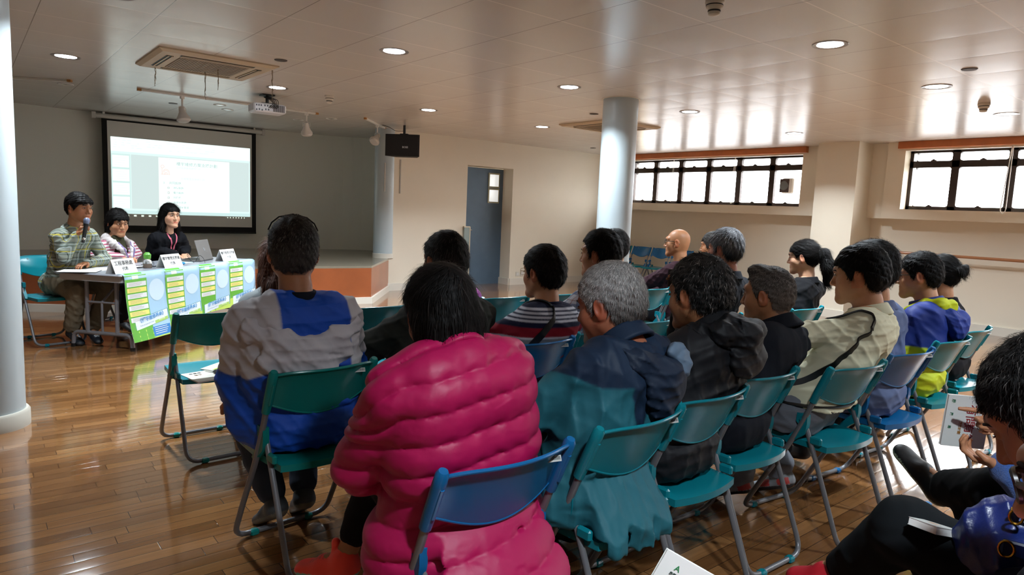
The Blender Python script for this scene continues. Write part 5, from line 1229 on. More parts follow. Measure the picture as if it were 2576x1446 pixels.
A2 = human('older man with short silver-grey hair in a teal and navy windbreaker', (-1.500, 1.560), 182, (-1.500, 1.649, 1.093), 195, off=0.22, dn=(0, -.03, .075), hp=14, hs=1.06, g=1.1, sh=.17, skin='red', seed=11, slump=.05, hh=.004, hf=.004,
    hair=dict(style='short', th=.016, pal=[('#bfbdbb', .5), ('#8a8684', .32), ('#dddbd9', .18)], greylow='#57514d', strands=14000, sl=.014, mess=.7, base=.6, sw=.0006, brow='6a645f', lift=.004), hairh=.0045, fat=.3,
    top=dict(col=teal_col, kind='nylon', t=.024, collar=(.024, 1.08), h=.006, amp=.012, hem=.43, pre=teal_pre, name='windbreaker'), beard='#a39c96',
    arms={'L': ((-.25, .12, .68), (-.05, .36, .62)), 'R': ((.24, .10, .68), (.08, .32, .62))}, trousers=dict(col='#22242a'))
hood(A2, [(-.10, .06, -.03), (-.12, -.05, -.01), (-.08, -.12, -.03), (.02, -.155, -.07), (.10, -.13, -.04), (.13, -.05, -.01), (.11, .05, -.03)], [.018, .028, .034, .042, .038, .028, .018], '#172538', .9, amp=.012, extra=[ell((.03, -.155, -.12), (.10, .035, .075), k=.04), cap((.0, -.15, -.18), (.07, -.15, -.22), .03, .02, .03)])
hood(A2, [(.05, -.15, -.005), (.09, -.14, -.01), (.12, -.11, -.03)], [.02, .026, .018], '#5f7388', .8, name='hood_lining', seed=9, extra=[ell((.09, -.165, -.05), (.04, .02, .045), k=.02)])
# black hooded jacket
A3 = human('man with dark wavy hair in a black hooded jacket beside the teal windbreaker', (-1.560, 2.030), 180, (-1.520, 2.156, 1.102), 181, off=0.22, dn=(0, -.03, .07), hp=10, hs=1.06, g=1.06, sh=.17, skin='tan', seed=14, slump=.05, hh=.004,
    hair=dict(style='reced', th=.024, pal=[('#0c0c0c', .7), ('#4a4644', .22), ('#8d8884', .08)], strands=6000, sl=.020, mess=1.8, clump=.004, lift=.006, back=-.008), hairh=.0045, fat=.5,
    top=dict(col='#17181c', kind='nylon', t=.024, collar=(.02, 1.1), h=.0065, amp=.012, name='hooded_jacket', pre=lambda N, S, C, M, HP, A: [ell((0, -.0, .47), (.20, .145, .10), k=.05)]), arms={'L': ((-.23, .08, .72), (-.08, .28, .62)), 'R': ((.29, .14, .80), (.25, .11, 1.04))}, handR=dict(d=(-.1, .1, 1), p=(-1, 0, 0), t=1, curl=(.5, .7, .5)), trousers=dict(col='#0d0d0f'))
hood(A3, [(-.09, .08, -.02), (-.125, -.02, .0), (-.10, -.11, .01), (.0, -.15, .0), (.10, -.12, .01), (.135, -.03, .0), (.10, .08, -.02)], [.020, .032, .040, .046, .040, .032, .020], '#121317', .9, amp=.012, extra=[ell((.0, -.09, .04), (.075, .04, .04), k=.03), ell((.03, -.150, -.09), (.11, .035, .075), k=.04)])
# buzz cut
A4 = human('man with a grey buzz cut in a black collared jacket, seen in profile', (-1.610, 2.500), 182, (-1.580, 2.768, 1.064), 190, off=0.22, dn=(0, -.02, .05), hp=6, hs=1.03, g=1.02, sh=.165, skin='tan', seed=17, slump=.04, hh=.004,
    hair=dict(style='reced', th=.007, pal=[('#2a2624', .5), ('#6e6864', .3), ('#98938e', .2)], strands=9000, sl=.009, mess=2, lift=.004, base=.9, greylow='#6a5f56', sw=.0006, tuft=1), hairh=.0045,
    top=dict(col='#14171f', kind='cotton', t=.022, collar=(.026, 1.08), h=.0065, flare=.16, name='jacket', pre=lambda N, S, C, M, HP, A: [ell((0, 0, .48), (.19, .14, .10), k=.05)]), trousers=dict(col='#0c0c0e'))
# cream shirt
def cream_pre(N, S, C, M, HP, A): return [ell((0, .03, .62), (.19, .17, .12), k=.05)]
A5 = human('heavy-set man with thick black hair in a cream shirt with a black shoulder strap', (-1.510, 3.050), 186, (-1.460, 3.381, 1.147), 196, off=0.24, dn=(0, -.02, .02), hp=8, hs=1.10, g=1.16, sh=.185, skin='mid', seed=21, slump=.05, hh=.004, fat=1,
    hair=dict(style='short', th=.020, pal=BLK, strands=5000, sl=.024, mess=.8, lift=.003), hairh=.0045,
    top=dict(col='#cfccb0', kind='cotton', t=.020, collar=(.022, 1.05), h=.006, amp=.012, name='shirt', pre=cream_pre, hem=.585),
    arms={'L': ((-.30, .16, .86), (-.13, .36, .66)), 'R': ((.26, .12, .70), (.04, .34, .62))}, handL=dict(d=(.5, .8, -.4), p=(0, .2, -1), t=-1),
    legs={'L': ((-.16, .40, .50), (-.10, .22, .13), (-.14, .40, .06)), 'R': ((.14, .42, .50), (.10, .10, .14), (.12, .28, .06))},
    trousers=dict(col='#6d7078', t=.040, h=.008, amp=.010, kind='cotton'), shoes=dict(upper='#8f9296', sole='#2c2b2d', tread='#2c2b2d', accent='#b8403c', h=.005, tongue=1))
strap(A5['root'], [(-.06, .30, .64), (-.20, .14, .64), (-.24, -.05, .68), (-.14, -.22, .76), (.04, -.26, .88), (.12, -.22, .98), (.13, -.08, 1.08), (.12, .06, 1.08), (.08, .2, .94)], .034, 'shoulder_strap', M_black, .003)
MB().tube([(.205*math.cos(a), -.02+.175*math.sin(a), .590) for a in np.linspace(0, 2*math.pi, 33)[:-1]], .018, 6, closed=True, flat=.35).build('belt', mat('belt_leather', '#1a1412', rough=.4), A5['root'])
A6 = human('man with wavy black hair in a blue-grey shirt, mostly hidden behind the cream shirt man', (-1.500, 3.620), 180, (-1.540, 3.700, 1.161), 184, off=0.22, hs=1.06, g=1.1, sh=.18, skin='mid', seed=23,
    hair=dict(style='short', th=.026, pal=BLK, strands=4000, sl=.034, mess=2, lift=.010, tuft=1), top=dict(col='#5b6788', t=.020, name='shirt', collar=(.018, 1.05), pre=lambda N, S, C, M, HP, A: [ell((0, -.02, .47), (.18, .14, .10), k=.05)]), trousers=dict(col='#23242c'))
def vol_col(P):
    x, y, z = P.T; c = np.tile(cc('#132b78'), (len(P), 1)); blend(c, '#b9c41c', .70+.035*np.clip((np.abs(x)-.09)*20, 0, 1)-z); return c
A7 = human('man with black-rimmed glasses in a blue and lime-yellow hooded jacket', (-1.520, 4.250), 182, (-1.540, 4.351, 1.110), 197, off=0.22, dn=(0, -.02, .02), hp=8, hs=1.04, g=1.06, sh=.17, skin='mid', seed=25, slump=.05,
    hair=dict(style='short', th=.016, pal=BLK, strands=4500, sl=.016, mess=1.6, lift=.007), hairh=.005, glasses=dict(colr='#101010', rim=.002),
    top=dict(col=vol_col, kind='nylon', t=.024, h=.007, collar=(.022, 1.1), amp=.012, name='hooded_jacket', pre=lambda N, S, C, M, HP, A: [ell((0, .0, .52), (.18, .14, .11), k=.05)]), trousers=dict(col='#101018'))
hood(A7, [(-.12, .05, -.03), (-.13, -.05, -.03), (-.06, -.13, -.06), (.05, -.15, -.07), (.12, -.09, -.03), (.13, .02, -.03)], [.022, .040, .052, .055, .045, .028], '#15307f', .9, extra=[ell((.03, -.16, -.12), (.11, .045, .07), k=.04)])
hood(A7, [(-.09, .08, -.03), (-.105, -.02, .01), (-.08, -.09, .015), (.0, -.12, .01), (.07, -.09, .01)], [.02, .034, .040, .034, .02], '#b9c41c', .8, name='hood_lining', seed=12)
A8 = human('woman in black with her hair in a bun, behind the lime-yellow jacket', (-1.580, 4.850), 180, (-1.620, 4.919, 1.093), 186, off=0.22, hs=1.0, g=.95, sh=.15, skin='mid', seed=27, hair=dict(style='bun', th=.014, pal=BLK, strands=2500, sl=.05, mess=.4, fringe=.07), top=dict(col='#121216', name='sweater', collar=(.02, 1)), trousers=dict(col='#131318'))
# ---------------------------------------------------------------- second row
def bw_col(P):
    x, y, z = P.T; c = np.tile(cc('#1449ad'), (len(P), 1)); blend(c, '#b4b2b7', np.minimum(np.abs(x)-.135, z-(.755+.02*np.sin(x*30)))); return c
B1 = human('man with grey-flecked hair in a blue and white hooded windbreaker, seen from behind', (-2.580, 1.030), 176, (-2.570, 0.995, 1.194), 162, off=0.23, hp=4, hs=1.05, g=1.14, sh=.185, skin='tan', seed=31, slump=.05, hh=.004,
    hair=dict(style='short', th=.015, pal=[('#1c1b1b', .6), ('#454341', .28), ('#7b7a78', .12)], strands=12000, sl=.014, mess=.6, greylow='#45423f', lift=.0035, sw=.0007), hairh=.0045,
    top=dict(col=bw_col, kind='nylon', t=.030, h=.006, amp=.013, ff=17, name='windbreaker', pre=lambda N, S, C, M, HP, A: [ell((0, -.0, .53), (.225, .155, .12), k=.06), ell((-.225, .02, .60), (.06, .08, .13), k=.05), ell((-.10, -.02, .46), (.10, .13, .05), k=.05)]),
    arms={'L': ((-.235, .06, .70), (-.20, .20, .58)), 'R': ((.25, .10, .70), (.08, .30, .62))},
    legs={'L': ((-.13, .38, .48), (-.07, .10, .14), (-.10, .27, .05)), 'R': ((.13, .38, .48), (.06, .13, .14), (.08, .30, .05))}, trousers=dict(col='#3a4352', t=.02), shoes=dict(upper='#3b4248', sole='#6b6558', tread='#6b6558'), eyes=False)
garment('polo_collar', B1['root'], [ring(B1['N']+V3(0, -.005, .008), None, .074, .080, .028, .010, flare=.15), cap(B1['N']+V3(0, -.03, -.02), B1['N']+V3(0, -.07, -.06), .05, .05, .03)], .005, '#10141f', amp=0)
hood(B1, [(-.20, .02, -.055), (-.18, -.09, -.085), (-.10, -.155, -.13), (.0, -.175, -.165), (.10, -.155, -.13), (.18, -.09, -.085), (.20, .02, -.05)], [.026, .042, .046, .050, .046, .042, .026], '#b4b2b7', .6, amp=.012, seed=31, extra=[cap((-.14, -.145, -.19), (.13, -.145, -.18), .045, .045, .03, ((0, 1, 0), .6)), ell((0, -.17, -.22), (.10, .035, .05), k=.04)])
for s, z in ((-1, B1['N'][2]-.045), (1, B1['N'][2]-.04)):
    k = MB()
    for j in range(3): k.tube([(s*.205+.012*math.cos(a+j*2)*(1+.2*j), -.012*j+.01*math.sin(a*2), z+.02+.014*math.sin(a+j)) for a in np.linspace(0, 2*math.pi, 13)[:-1]], .0045, 6, closed=True)
    k.build('drawstring_knot', mat('red_cord', '#c0211c', rough=.6), B1['root'])
MB().box(tuple(B1['N']+V3(.0, -.085, -.022)), (.036, .004, .040), bev=.0).build('hanger_tag', mat('tag_blue', '#1e62c8', rough=.5), B1['root'])
MB().tube([tuple(B1['N']+V3(x, -.079-.005*math.cos(x*30), .006)) for x in np.linspace(-.035, .035, 7)], .0028, 6).build('hanger_loop', M_whiteplastic, B1['root'])
gb = MB(); T_ = B1['tf']
gb.tube([tuple(T_(p)) for p in ((-.088, .0, .085), (-.076, .01, .112), (-.05, .02, .134), (0, .025, .146), (.05, .02, .134), (.076, .01, .112), (.088, .0, .085))], .003, 8); gb.build('glasses_band', M_black, B1['root'])  # band of thin eyeglasses pushed up on top of the head
B2 = human('man with combed-back black hair in a dark olive jacket', (-2.590, 1.600), 181, (-2.580, 1.707, 1.145), 184, off=0.23, hp=8, hs=1.04, g=1.12, sh=.18, skin='tan', seed=33, slump=.05, hh=.004, fat=.4,
    hair=dict(style='reced', th=.016, pal=[('#111110', .85), ('#4a4845', .15)], strands=5000, sl=.028, mess=.7, greylow='#2b2927'), hairh=.0045, top=dict(col='#262823', kind='cotton', t=.028, h=.0065, amp=.012, collar=(.024, 1.1), flare=.16, name='jacket'), trousers=dict(col='#15161a'),
    arms={'L': ((-.27, .16, .70), (-.14, .36, .60)), 'R': ((.25, .10, .70), (.08, .30, .60))})
def polo(P):
    x, y, z = P.T; z = z+.03*x; c = np.tile(cc('#151730'), (len(P), 1)); W_, R_, G_ = '#b9bac4', '#7c1222', '#6b6f76'
    def band(a, b, colr): blend(c, colr, np.minimum(z-a, b-z), .005)
    for zo in (0, -.40):
        for k in range(4): band(.866+.0185*k+zo, .8765+.0185*k+zo, W_)
        band(.79+zo, .84+zo, R_); band(.735+zo, .79+zo, G_); band(.786+zo, .794+zo, W_); band(.731+zo, .739+zo, W_); band(.66+zo, .732+zo, R_)
    band(.60, .66, '#2a2226'); return c
B3 = human('man with thin gold glasses in a red, white and navy striped polo shirt', (-2.560, 2.120), 180, (-2.540, 2.280, 1.082), 189, off=0.23, hp=5, hs=1.03, g=1.1, sh=.17, skin='mid', seed=35, slump=.05, hh=.004,
    hair=dict(style='short', th=.021, pal=[('#12100e', .85), ('#34302c', .15)], strands=5000, sl=.022, mess=.9), hairh=.0045, glasses=dict(colr='#a08a5a', metal=True, rim=.0012),
    top=dict(col=polo, kind='cotton', t=.016, h=.005, amp=.008, collar=(.024, 1.05), flare=.12, name='striped_polo', pre=lambda N, S, C, M, HP, A: [ell((0, -.0, .50), (.18, .14, .11), k=.05)]), trousers=dict(col='#14151c'),
    arms={'L': ((-.24, .13, .70), (-.10, .30, .60)), 'R': ((.24, .10, .70), (.08, .30, .60))})
strap(B3['root'], [(-.20, .16, .60), (-.24, -.04, .66), (-.08, -.24, .74), (.05, -.24, .84), (.11, -.18, .92), (.12, -.06, 1.0), (.12, .06, 1.0), (.05, .2, .85)], .038, 'shoulder_strap', M_black, .003)
def plaid_mat(name, base, lines):
    m = add_folds(mat(name, base, rough=.88, spec=.2)); nt = m.node_tree; L = nt.links; tc = nt.nodes.new('ShaderNodeTexCoord'); sp = nt.nodes.new('ShaderNodeSeparateXYZ'); L.new(tc.outputs['Object'], sp.inputs[0])
    no = nd(nt, 'ShaderNodeTexNoise'); no.inputs['Scale'].default_value = 7; L.new(tc.outputs['Object'], no.inputs['Vector']); w_ = mth(nt, 'MULTIPLY', mth(nt, 'SUBTRACT', no.outputs[0], .5), .022)
    xy = mth(nt, 'ADD', sp.outputs[0], mth(nt, 'MULTIPLY', sp.outputs[1], .9)); out = tuple(srgb(base))
    for ax_, per, wd, ph, colr, fac in lines:
        src = mth(nt, 'ADD', xy if ax_ == 'x' else sp.outputs[2], w_); f = mth(nt, 'FRACT', mth(nt, 'ADD', mth(nt, 'DIVIDE', src, per), ph+10)); k = mth(nt, 'MULTIPLY', mth(nt, 'LESS_THAN', f, wd), fac); out = mixc(nt, k, out, srgb(colr))
    L.new(out, prin(m).inputs['Base Color']); return m
M_plaid1 = plaid_mat('plaid_green', '#8e9488', [('x', .075, .30, 0, '#5f6a60', .6), ('z', .075, .30, 0, '#5f6a60', .6), ('x', .075, .07, .5, '#1f2726', .85), ('z', .075, .07, .5, '#1f2726', .85), ('x', .15, .06, .2, '#b9ad4a', .8), ('z', .15, .06, .3, '#b9ad4a', .8), ('x', .075, .06, .75, '#b8c6c4', .8), ('z', .075, .06, .75, '#b8c6c4', .8)])
M_plaid2 = plaid_mat('plaid_blue', '#b9bcc4', [('x', .06, .25, 0, '#5b6a8a', .7), ('z', .06, .25, 0, '#5b6a8a', .7), ('x', .06, .06, .5, '#8a5a4a', .7), ('z', .06, .06, .5, '#8a5a4a', .7)])
M_stripe = plaid_mat('stripe_pink', '#d9cfd0', [('z', .030, .42, 0, '#a63a5c', .9)])
B4 = human('man with dark wavy hair in a blue and white plaid shirt', (-2.620, 2.660), 182, (-2.600, 2.754, 1.166), 199, off=0.22, hp=4, hs=1.04, g=1.05, sh=.17, skin='tan', seed=37, hair=dict(style='reced', th=.018, pal=[('#0f0d0c', .9), ('#3a3633', .1)], strands=5000, sl=.026, mess=1.3, lift=.006), hairh=.0045,
    top=dict(t=.018, material=M_plaid2, collar=(.022, 1.05), flare=.12, name='plaid_shirt'), trousers=dict(col='#23252b'), arms={'L': ((-.25, .12, .74), (-.10, .30, .62)), 'R': ((.24, .1, .72), (.08, .3, .6))})
B5 = human('older man with swept grey hair and a black collared shirt', (-2.640, 3.750), 180, (-2.620, 3.992, 1.190), 187, off=0.22, hp=5, hs=1.04, g=.98, sh=.165, skin='red', seed=39, hair=dict(style='short', th=.020, pal=[('#6c6c70', .4), ('#9a9a9c', .3), ('#2a2a2c', .3)], greylow='#252426', strands=5000, sl=.036, mess=.7, lift=.004), hairh=.0045,
    top=dict(col='#111217', collar=(.022, 1.1), t=.018, name='shirt'), trousers=dict(col='#1a1b20'))
B6 = human('woman with a fluffy black ponytail in a black top', (-2.580, 4.720), 182, (-2.560, 4.949, 1.129), 196, off=0.22, hp=8, hs=1.0, g=.98, sh=.155, skin='fair', seed=41, hair=dict(style='pony', th=.014, pal=BLK, strands=5000, sl=.05, mess=1.2, lift=.008, fringe=.055), hairh=.005,
    top=dict(col='#101013', collar=(.018, 1.0), t=.022, name='sweater'), trousers=dict(col='#0e0e10'))
MB().tube([tuple(B6['tf']((.030*math.cos(a), -.125, .03+.030*math.sin(a)))) for a in np.linspace(0, 6.28, 15)[:-1]], .006, 6, closed=True).build('hair_tie', mat('hair_tie', '#8f8878', rough=.3, metal=.3), B6['root'])
# ---------------------------------------------------------------- third row
C1 = human('woman with long brown hair in a light grey jacket behind the blue and white windbreaker', (-3.920, 1.500), 180, (-3.880, 1.402, 1.048), 165, off=0.22, hp=10, hs=1.0, g=.98, sh=.155, skin='mid', seed=43, hair=dict(style='long', th=.014, pal=[('#4a2a1c', .6), ('#6b4430', .25), ('#2e1a12', .15)], strands=5000, sl=.07, mess=.4, len=.34), hairh=.0055,
    top=dict(col='#8f9799', kind='cotton', t=.022, name='jacket'), trousers=dict(col='#1c1c22'), shoes=dict(upper='#121214', sole='#1c1c1c'), legs={'L': ((-.13, .40, .50), (-.10, .10, .12), (-.12, .26, .06)), 'R': ((.13, .42, .50), (.12, .36, .10), (.13, .52, .06))}, eyes=False)
C2 = human('person with reddish-brown hair in a magenta top, mostly hidden behind the olive jacket', (-3.840, 2.470), 180, (-3.820, 2.560, 1.028), 186, off=0.22, hp=5, hs=1.0, g=1.0, sh=.165, skin='mid', seed=45, hair=dict(style='long', th=.012, pal=[('#5a3020', .6), ('#2a1610', .4)], strands=4000, sl=.06, mess=.6, len=.20), hairh=.0055,
    top=dict(col='#a81e9c', kind='fleece', t=.020, name='jacket', amp=.012, ff=40), trousers=dict(col='#6b6334', short=.08), eyes=False,
    legs={'L': ((-.02, .40, .54), (-.10, .60, .34), (-.16, .72, .24)), 'R': ((.10, .42, .50), (.11, .38, .10), (.12, .54, .06))}, shoes=dict(upper='#c9c9b8', sole='#b9b9a0', accent='#8fa24a'))
C3 = human('dark-haired person in a navy hooded top, hidden behind the plaid shirt man', (-3.80, 4.05), 180, (-3.72, 4.10, 1.125), 186, hs=1.06, g=1.05, sh=.17, skin='mid', seed=47, hair=dict(style='short', th=.022, pal=BLK, strands=3000, tuft=1), top=dict(col='#181c38', t=.024, collar=(.024, 1.1), name='hooded_top'), trousers=dict(col='#1a1b20'), eyes=False)
C4 = human('bald man with black-rimmed glasses in a dark maroon sweater', (-3.80, 5.0), 190, (-3.76, 4.985, 1.165), 207, hp=3, hs=1.03, g=1.02, sh=.165, skin='tan', seed=49, hair=dict(style='bald'), glasses=dict(colr='#141414', rim=.0022), hh=.004,
    top=dict(col='#2c151d', t=.018, name='sweater', amp=.012, ff=22), trousers=dict(col='#15151a'), arms={'L': ((-.16, .22, .76), (-.05, .50, .66)), 'R': ((.24, .1, .72), (.06, .36, .62))})
C5 = human('man with short dark hair half hidden beside the grey-haired man', (-3.80, 5.52), 184, (-3.66, 5.38, 1.135), 200, hs=1.02, g=1.02, sh=.165, skin='tan', seed=51, hair=dict(style='short', th=.016, pal=[('#2c2a28', .7), ('#6c6864', .3)], strands=3500, mess=1.2), hairh=.0055, top=dict(col='#23242a', t=.018), trousers=dict(col='#1a1b20'))
# ---------------------------------------------------------------- speakers at the table
D1 = human('man in a green plaid shirt speaking into a microphone at the table', (-7.52, .72), 32, (-7.302, .829, 1.242), 34, hp=4, hs=1.08, g=.98, sh=.155, skin='tan', seed=53, slump=.0, hh=.004, hf=.004,
    hair=dict(style='bang', th=.015, pal=BLK, strands=4500, sl=.018, mess=.5, brow='15110f'), hairh=.0045, open=.6,
    off=.22, dn=(0, -.03, 0),
    top=dict(material=M_plaid1, t=.018, collar=(.022, 1.12), flare=.2, name='plaid_shirt', h=.006, amp=.012, pre=lambda N, S, C, M, HP, A: [ell((0, 0, .52), (.17, .14, .09), k=.05)]),
    arms={'R': ((.20, .26, .80), (.10, .30, 1.0)), 'L': ((-.24, .22, .76), (.05, .34, .745))}, handR=dict(d=(-.15, .35, .9), p=(-.75, .6, .1), t=-1, curl=(.9, 1.0, .8)), handL=dict(d=(.9, .3, -.05), p=(0, 0, -1), t=1, curl=(.3, .5, .4), s=.88),
    legs={'L': ((-.13, .40, .52), (-.02, .30, .12), (.04, .46, .07)), 'R': ((.16, .36, .50), (.12, .22, .12), (.16, .38, .07))}, trousers=dict(col='#6f6553', t=.028, h=.009, amp=.012), shoes=dict(upper='#10161f', sole='#1a1a1a', lace='#c9ccd0', h=.005))
D2 = human('older woman with short black hair in a pink striped top with white hood', (-8.14, 1.14), 32, (-7.96, 1.235, 1.085), 16, hp=10, hs=1.06, g=1.0, sh=.16, skin='mid', seed=55, slump=.0, hh=.004, hair=dict(style='bob', th=.022, pal=BLK, strands=4000, sl=.04, mess=.5, bobz=.075, fringe=.062), hairh=.005, open=.55,
    top=dict(material=M_stripe, t=.024, name='striped_cardigan', h=.007), arms={'L': ((-.22, .16, .76), (-.02, .32, .74)), 'R': ((.22, .16, .76), (.08, .32, .74))}, trousers=dict(col='#2a2a30'))
hood(D2, [(-.02, .20, -.15), (-.06, .175, -.08), (-.09, .10, -.02), (-.09, -.02, .03), (.0, -.07, .03), (.09, -.02, .03), (.10, .10, -.02), (.06, .175, -.08), (.04, .20, -.15)], [.016, .022, .034, .045, .05, .045, .034, .022, .016], '#cfc8c6', .8, kind='cotton')
garment('turtleneck', D2['root'], [cap(D2['N']+V3(0, .03, .03), D2['N']+V3(0, .055, -.10), .062, .075, .03), cap(D2['N']+V3(0, .055, -.10), D2['HP']+V3(0, .10, .15), .07, .07, .03)], .008, '#3b3a28', amp=.004)
def lanyard(R, colr, z0=.70, badge=None):
    N = R['N']; f = .135
    strap(R['root'], [tuple(N+V3(-.06, .06, .0)), tuple(N+V3(-.055, .16, -.06)), tuple(N+V3(-.02, f+.08, -.20)), (.0, f+.1, z0)], .014, 'lanyard', mat('lanyard_'+colr.strip('#'), colr, rough=.5), .0015)
    strap(R['root'], [tuple(N+V3(.06, .06, .0)), tuple(N+V3(.055, .16, -.06)), tuple(N+V3(.02, f+.08, -.20)), (.0, f+.1, z0)], .014, 'lanyard', mat('lanyard_'+colr.strip('#'), colr, rough=.5), .0015)
    if badge: MB().box((0, f+.035, z0-.03), (.03, .006, .07), bev=.002).build('badge', mat('badge_'+badge.strip('#'), badge, rough=.4), R['root'])
lanyard(D2, '#7d6a9c')
D3 = human('woman with long straight black hair and a pink lanyard in a black blazer', (-8.50, 1.74), 30, (-8.285, 1.80, 1.165), 18, hp=2, hs=1.06, g=.98, sh=.165, skin='fair', seed=57, slump=.0, hh=.004, hair=dict(style='long', th=.014, pal=BLK, strands=5000, sl=.08, mess=.25, len=.30, fringe=.072, lift=.002, clump=.001), hairh=.0045, lip=(.9, .5, .5), open=.9,
    top=dict(col='#0d0e13', t=.022, name='blazer', h=.007), arms={'L': ((-.23, .12, .78), (-.05, .30, .74)), 'R': ((.22, .12, .78), (.08, .30, .74))}, trousers=dict(col='#131318'))
lanyard(D3, '#d86a80', .76, '#e08a96')
# microphone in the speaker's right hand
mc = D1['A'][1][1]; 
def w_of(R, p):
    m_ = Matrix.Translation(R['root'].location) @ Matrix.Rotation(R['root'].rotation_euler[2], 4, 'Z'); return m_ @ Vector(p)
top_, bot_ = w_of(D1, tuple(mc+V3(-.03, .085, .135))), w_of(D1, tuple(mc+V3(.025, .10, -.06)))
e = empty('microphone', tuple(bot_), 0, 'black handheld microphone with a silver-blue grille held by the speaker', 'microphone'); q = (top_-bot_).to_track_quat('Z', 'Y'); e.rotation_mode = 'QUATERNION'; e.rotation_quaternion = q; Lm = (top_-bot_).length
MB().lathe([(.0001, 0), (.013, 0), (.014, .02), (.018, Lm-.05), (.021, Lm-.03), (.0001, Lm-.028)], n=20).build('handle', M_black, e)
MB().lathe([(.0001, Lm-.03), (.020, Lm-.03), (.027, Lm-.005), (.026, Lm+.012), (.016, Lm+.026), (.0001, Lm+.03)], n=20).build('grille', mat('mic_grille', '#7d8aa8', rough=.35, metal=.6, bump=(900, .6, .001)), e)
MB().lathe([(.0145, .022), (.0155, .03), (.0155, .04), (.0145, .045)], n=20).build('ring', M_chrome, e)
MB().tube([tuple(D1['A'][-1][1]+V3(-.03, -.005, .0)+V3(.008*math.sin(a), .032*math.cos(a), .032*math.sin(a))) for a in np.linspace(0, 6.28, 17)[:-1]], .007, 8, closed=True).lathe([(.0001, 0), (.017, 0), (.017, .008), (.0001, .008)], c=tuple(D1['A'][-1][1]+V3(-.03, 0, .032)), n=16).build('wrist_watch', M_black, D1['root'])
# ---------------------------------------------------------------- nearest people at the right edge
E1 = human('man with short spiky black hair looking down, at the right edge of the picture', (.02, 1.44), 181, (-.262, 1.432, 1.085), 178, hp=38, hs=1.05, g=1.05, sh=.17, skin='tan', seed=61, slump=.04, hh=.0035, hf=.0035, open=.35, dn=(0, -.03, .02),
    hair=dict(style='short', th=.017, pal=[('#0c0b0b', .85), ('#3a3634', .15)], strands=9000, sl=.022, mess=1.5, lift=.009, greylow='#2f2825', sw=.0006, brow='14100e'), hairh=.004,
    top=dict(col='#16171b', t=.022, name='jacket', collar=(.02, 1.05)), trousers=dict(col='#0f1013'), arms={'L': ((-.13, .10, .72), (-.075, .245, .865)), 'R': ((.24, .12, .70), (.08, .3, .6))}, handL=dict(d=(.0, .55, .8), p=(.3, -.8, .5), t=-1, curl=(.6, .9, .5)))
q = E1['A'][-1][1]; MB().tube([tuple(q+V3(.01, -.015, .115)+V3(.0105*math.cos(a), .0105*math.sin(a), .003*math.sin(a))) for a in np.linspace(0, 6.28, 17)[:-1]], .0022, 8, closed=True).build('gold_ring', mat('gold', '#c9983a', rough=.25, metal=1), E1['root'])
E2 = human('woman with large dark glasses in a pink jacket, at the lower right corner', (.02, .96), 180, (-.108, .985, 1.125), 184, hp=18, hs=1.0, g=1.0, sh=.16, skin='mid', seed=63, hh=.004, hair=dict(style='bun', th=.012, fringe=.075, pal=BLK, strands=3000, sl=.05, mess=.5), glasses=dict(colr='#1a1410', rim=.004), hairh=.005,
    top=dict(col='#d0708c', kind='fleece', t=.022, name='jacket', collar=(.024, 1.1)), trousers=dict(col='#22222a'), arms={'L': ((-.20, .26, .66), (-.03, .52, .68)), 'R': ((.22, .14, .68), (.10, .44, .64))})
E3 = human('person in black trousers and a red shoe with a navy bag on the lap', (-.16, 1.93), 180, (-.16, 1.95, 1.15), 180, hs=1.0, g=1.0, sh=.16, skin='mid', seed=65, eyes=False, hair=dict(style='bob', th=.016, pal=BLK, strands=2000),
    top=dict(col='#1c2030', t=.022, name='coat'), trousers=dict(col='#0c1013', t=.026, h=.008, short=.0), legs={'L': ((-.06, .46, .62), (.08, .645, .385), (.075, .82, .33)), 'R': ((.12, .42, .50), (.11, .30, .10), (.12, .46, .06))},
    shoeL=dict(upper='#b01826', sole='#8a6a40', h=.005), arms={'L': ((-.22, .05, .70), (-.17, .20, .62)), 'R': ((.22, .05, .70), (.17, .20, .62))})
E4 = human('person in a bright blue fleece holding a white booklet, right edge', (-.18, 2.36), 180, (-.18, 2.37, 1.17), 182, hs=1.0, g=1.0, sh=.165, skin='mid', seed=67, eyes=False, hair=dict(style='short', th=.016, pal=BLK, strands=2000), hf=.004,
    top=dict(col='#1450a0', kind='fleece', t=.024, name='fleece_jacket'), trousers=dict(col='#0c0d10', t=.024), legs={'L': ((.0, .36, .62), (.20, .57, .52), (.24, .68, .60)), 'R': ((.10, .42, .50), (.11, .30, .10), (.12, .46, .06))},
    shoeL=dict(upper='#101012', sole='#9aa890', h=.006), arms={'L': ((-.24, .16, .66), (-.12, .335, .745)), 'R': ((.16, .20, .70), (-.09, .325, .86))},
    handL=dict(d=(-.15, 1, .05), p=(.1, .2, 1), t=-1, curl=(.5, .8, .5), s=.85), handR=dict(d=(-.25, 1, -.05), p=(-.9, -.2, 0), t=1, curl=((.1, .1, .1), (.9, 1.1, .7), (.9, 1.1, .7), (.9, 1.1, .7)), s=.85))

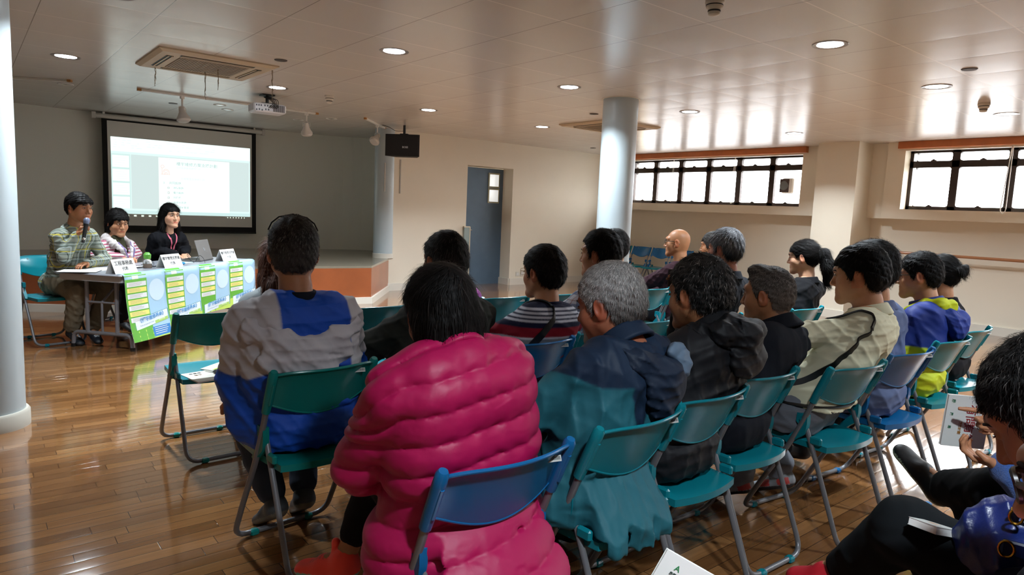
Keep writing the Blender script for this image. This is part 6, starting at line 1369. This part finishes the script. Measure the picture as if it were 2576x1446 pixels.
# navy leather bag on the lap
Mn = '#16245c'; e = empty('leather_bag', (-.30, 1.87, .58), math.radians(14), 'navy blue leather bag with gold fittings on the lap of the red-shoed sitter', 'bag'); h_ = .006
garment('bag_body', e, [cap((-.11, 0, .05), (.13, 0, .05), .085, .085, .06, ((0, 1, 0), .8)), cap((-.09, 0, .14), (.12, 0, .15), .075, .075, .06, ((0, 1, 0), .7)), cap((-.13, -.01, .10), (.15, .0, .10), .06, .06, .06)], h_, Mn, 'leather', 3, .010, 20)
MB().tube(fillet([(-.10, -.06, .20), (-.09, -.09, .27), (0, -.08, .31), (.09, -.09, .27), (.10, -.06, .20)], .06), .011, 8).build('handle', mat('bag_handle', '#101a44', rough=.4), e)
Mg_ = mat('gold', '#c9983a', rough=.25, metal=1); MB().tube([(-.11, -.075, .21), (-.04, -.085, .215), (.06, -.085, .21)], .005, 6).build('zip', Mg_, e)
MB().box((-.02, -.098, .13), (.20, .012, .035), bev=.004).build('front_strap', mat('bag_handle', '#101a44', rough=.4), e)
for x in (-.11, .09): MB().tube([(x+.014*math.cos(a), -.108, .13+.018*math.sin(a)) for a in np.linspace(0, 6.28, 17)[:-1]], .003, 6, closed=True).build('buckle', Mg_, e)
MB().tube([(-.10+.012*math.cos(a), -.09, .20+.016*math.sin(a)) for a in np.linspace(0, 6.28, 17)[:-1]], .003, 6, closed=True).build('ring', Mg_, e)
# booklets at the right edge
def card_book(name, M_, label, w, h, t, lines):
    e = empty(name, (0, 0, 0), 0, label, 'booklet'); e.matrix_world = M_
    MB().box((0, 0, -t/2), (w, h, t)).build('pages', M_paper, e); MB().box((0, 0, .0006), (w+.002, h+.002, .001)).box((0, 0, -t-.0006), (w+.002, h+.002, .001)).build('cover', mat('book_cover', '#d9dcd8', rough=.4, coat=.3), e)
    for (txt, x, y, s_, colr, rot) in lines:
        R_ = Matrix.Rotation(rot, 4, 'Z'); R_.translation = Vector((x, y, .0014)); text_mesh('cover_lettering', txt, s_, mat('print_'+colr.strip('#'), colr, rough=.5), e, R_, ext=.0002, bold=.0003)
    return e
hR, hL = w_of(E4, tuple(E4['A'][1][1]+V3(-.03, .10, .02))), w_of(E4, tuple(E4['A'][-1][1]+V3(0, .12, .02)))

def persp(o, x, y): return frame(o, x, y)
card_book('booklet', frame((-.640, 2.300, .828), (-.04, -.03, -1), (.66, .74, -.06)), 'white booklet with red lettering held in both hands above the blue fleece sleeves', .155, .125, .008,
    [('有問', -.02, .008, .034, '#8a1f22', 0), ('有答', .035, .008, .030, '#8a1f22', 0), ('樓宇', .01, .040, .016, '#5a4a40', 0), ('資助計劃', .02, -.018, .010, '#9a6a30', 0), ('房', -.06, -.048, .012, '#2d6a4a', 0), ('屋', -.02, -.048, .010, '#2d6a4a', 0), ('局', .02, -.048, .010, '#2d6a4a', 0)])
card_book('booklet', frame((-0.6402, 0.9181, 0.7059), (0.6042, 0.6535, -0.4565), (0.2121, 0.4202, 0.8823)), 'white booklet with a small green emblem at the bottom edge of the picture', .15, .21, .006,
    [('A', -.045, .085, .014, '#2d7a4a', 0), ('房屋局', -.045, .073, .006, '#3a4a44', 0), ('樓宇維修', -.055, .045, .008, '#3f6aa0', 0)])
card_book('booklet', frame((-.540, 1.80, .685), (.3, .9, -.25), (-.85, .3, -.1)), 'cream booklet with lime edge lying on the black trousers beside the navy bag', .085, .07, .016,
    [('樓', .0, .0, .025, '#c9a890', 0)])

e = empty('smartphone', (-1.66, 2.275, 1.15), math.radians(40), 'dark smartphone held up beside the face of the man in the black hooded jacket', 'phone')
MB().box((0, 0, 0), (.145, .009, .072), bev=.003).build('phone_body', mat('phone_dark', '#2b2422', rough=.3), e); MB().box((0, .005, 0), (.13, .001, .064)).build('screen', M_black, e)
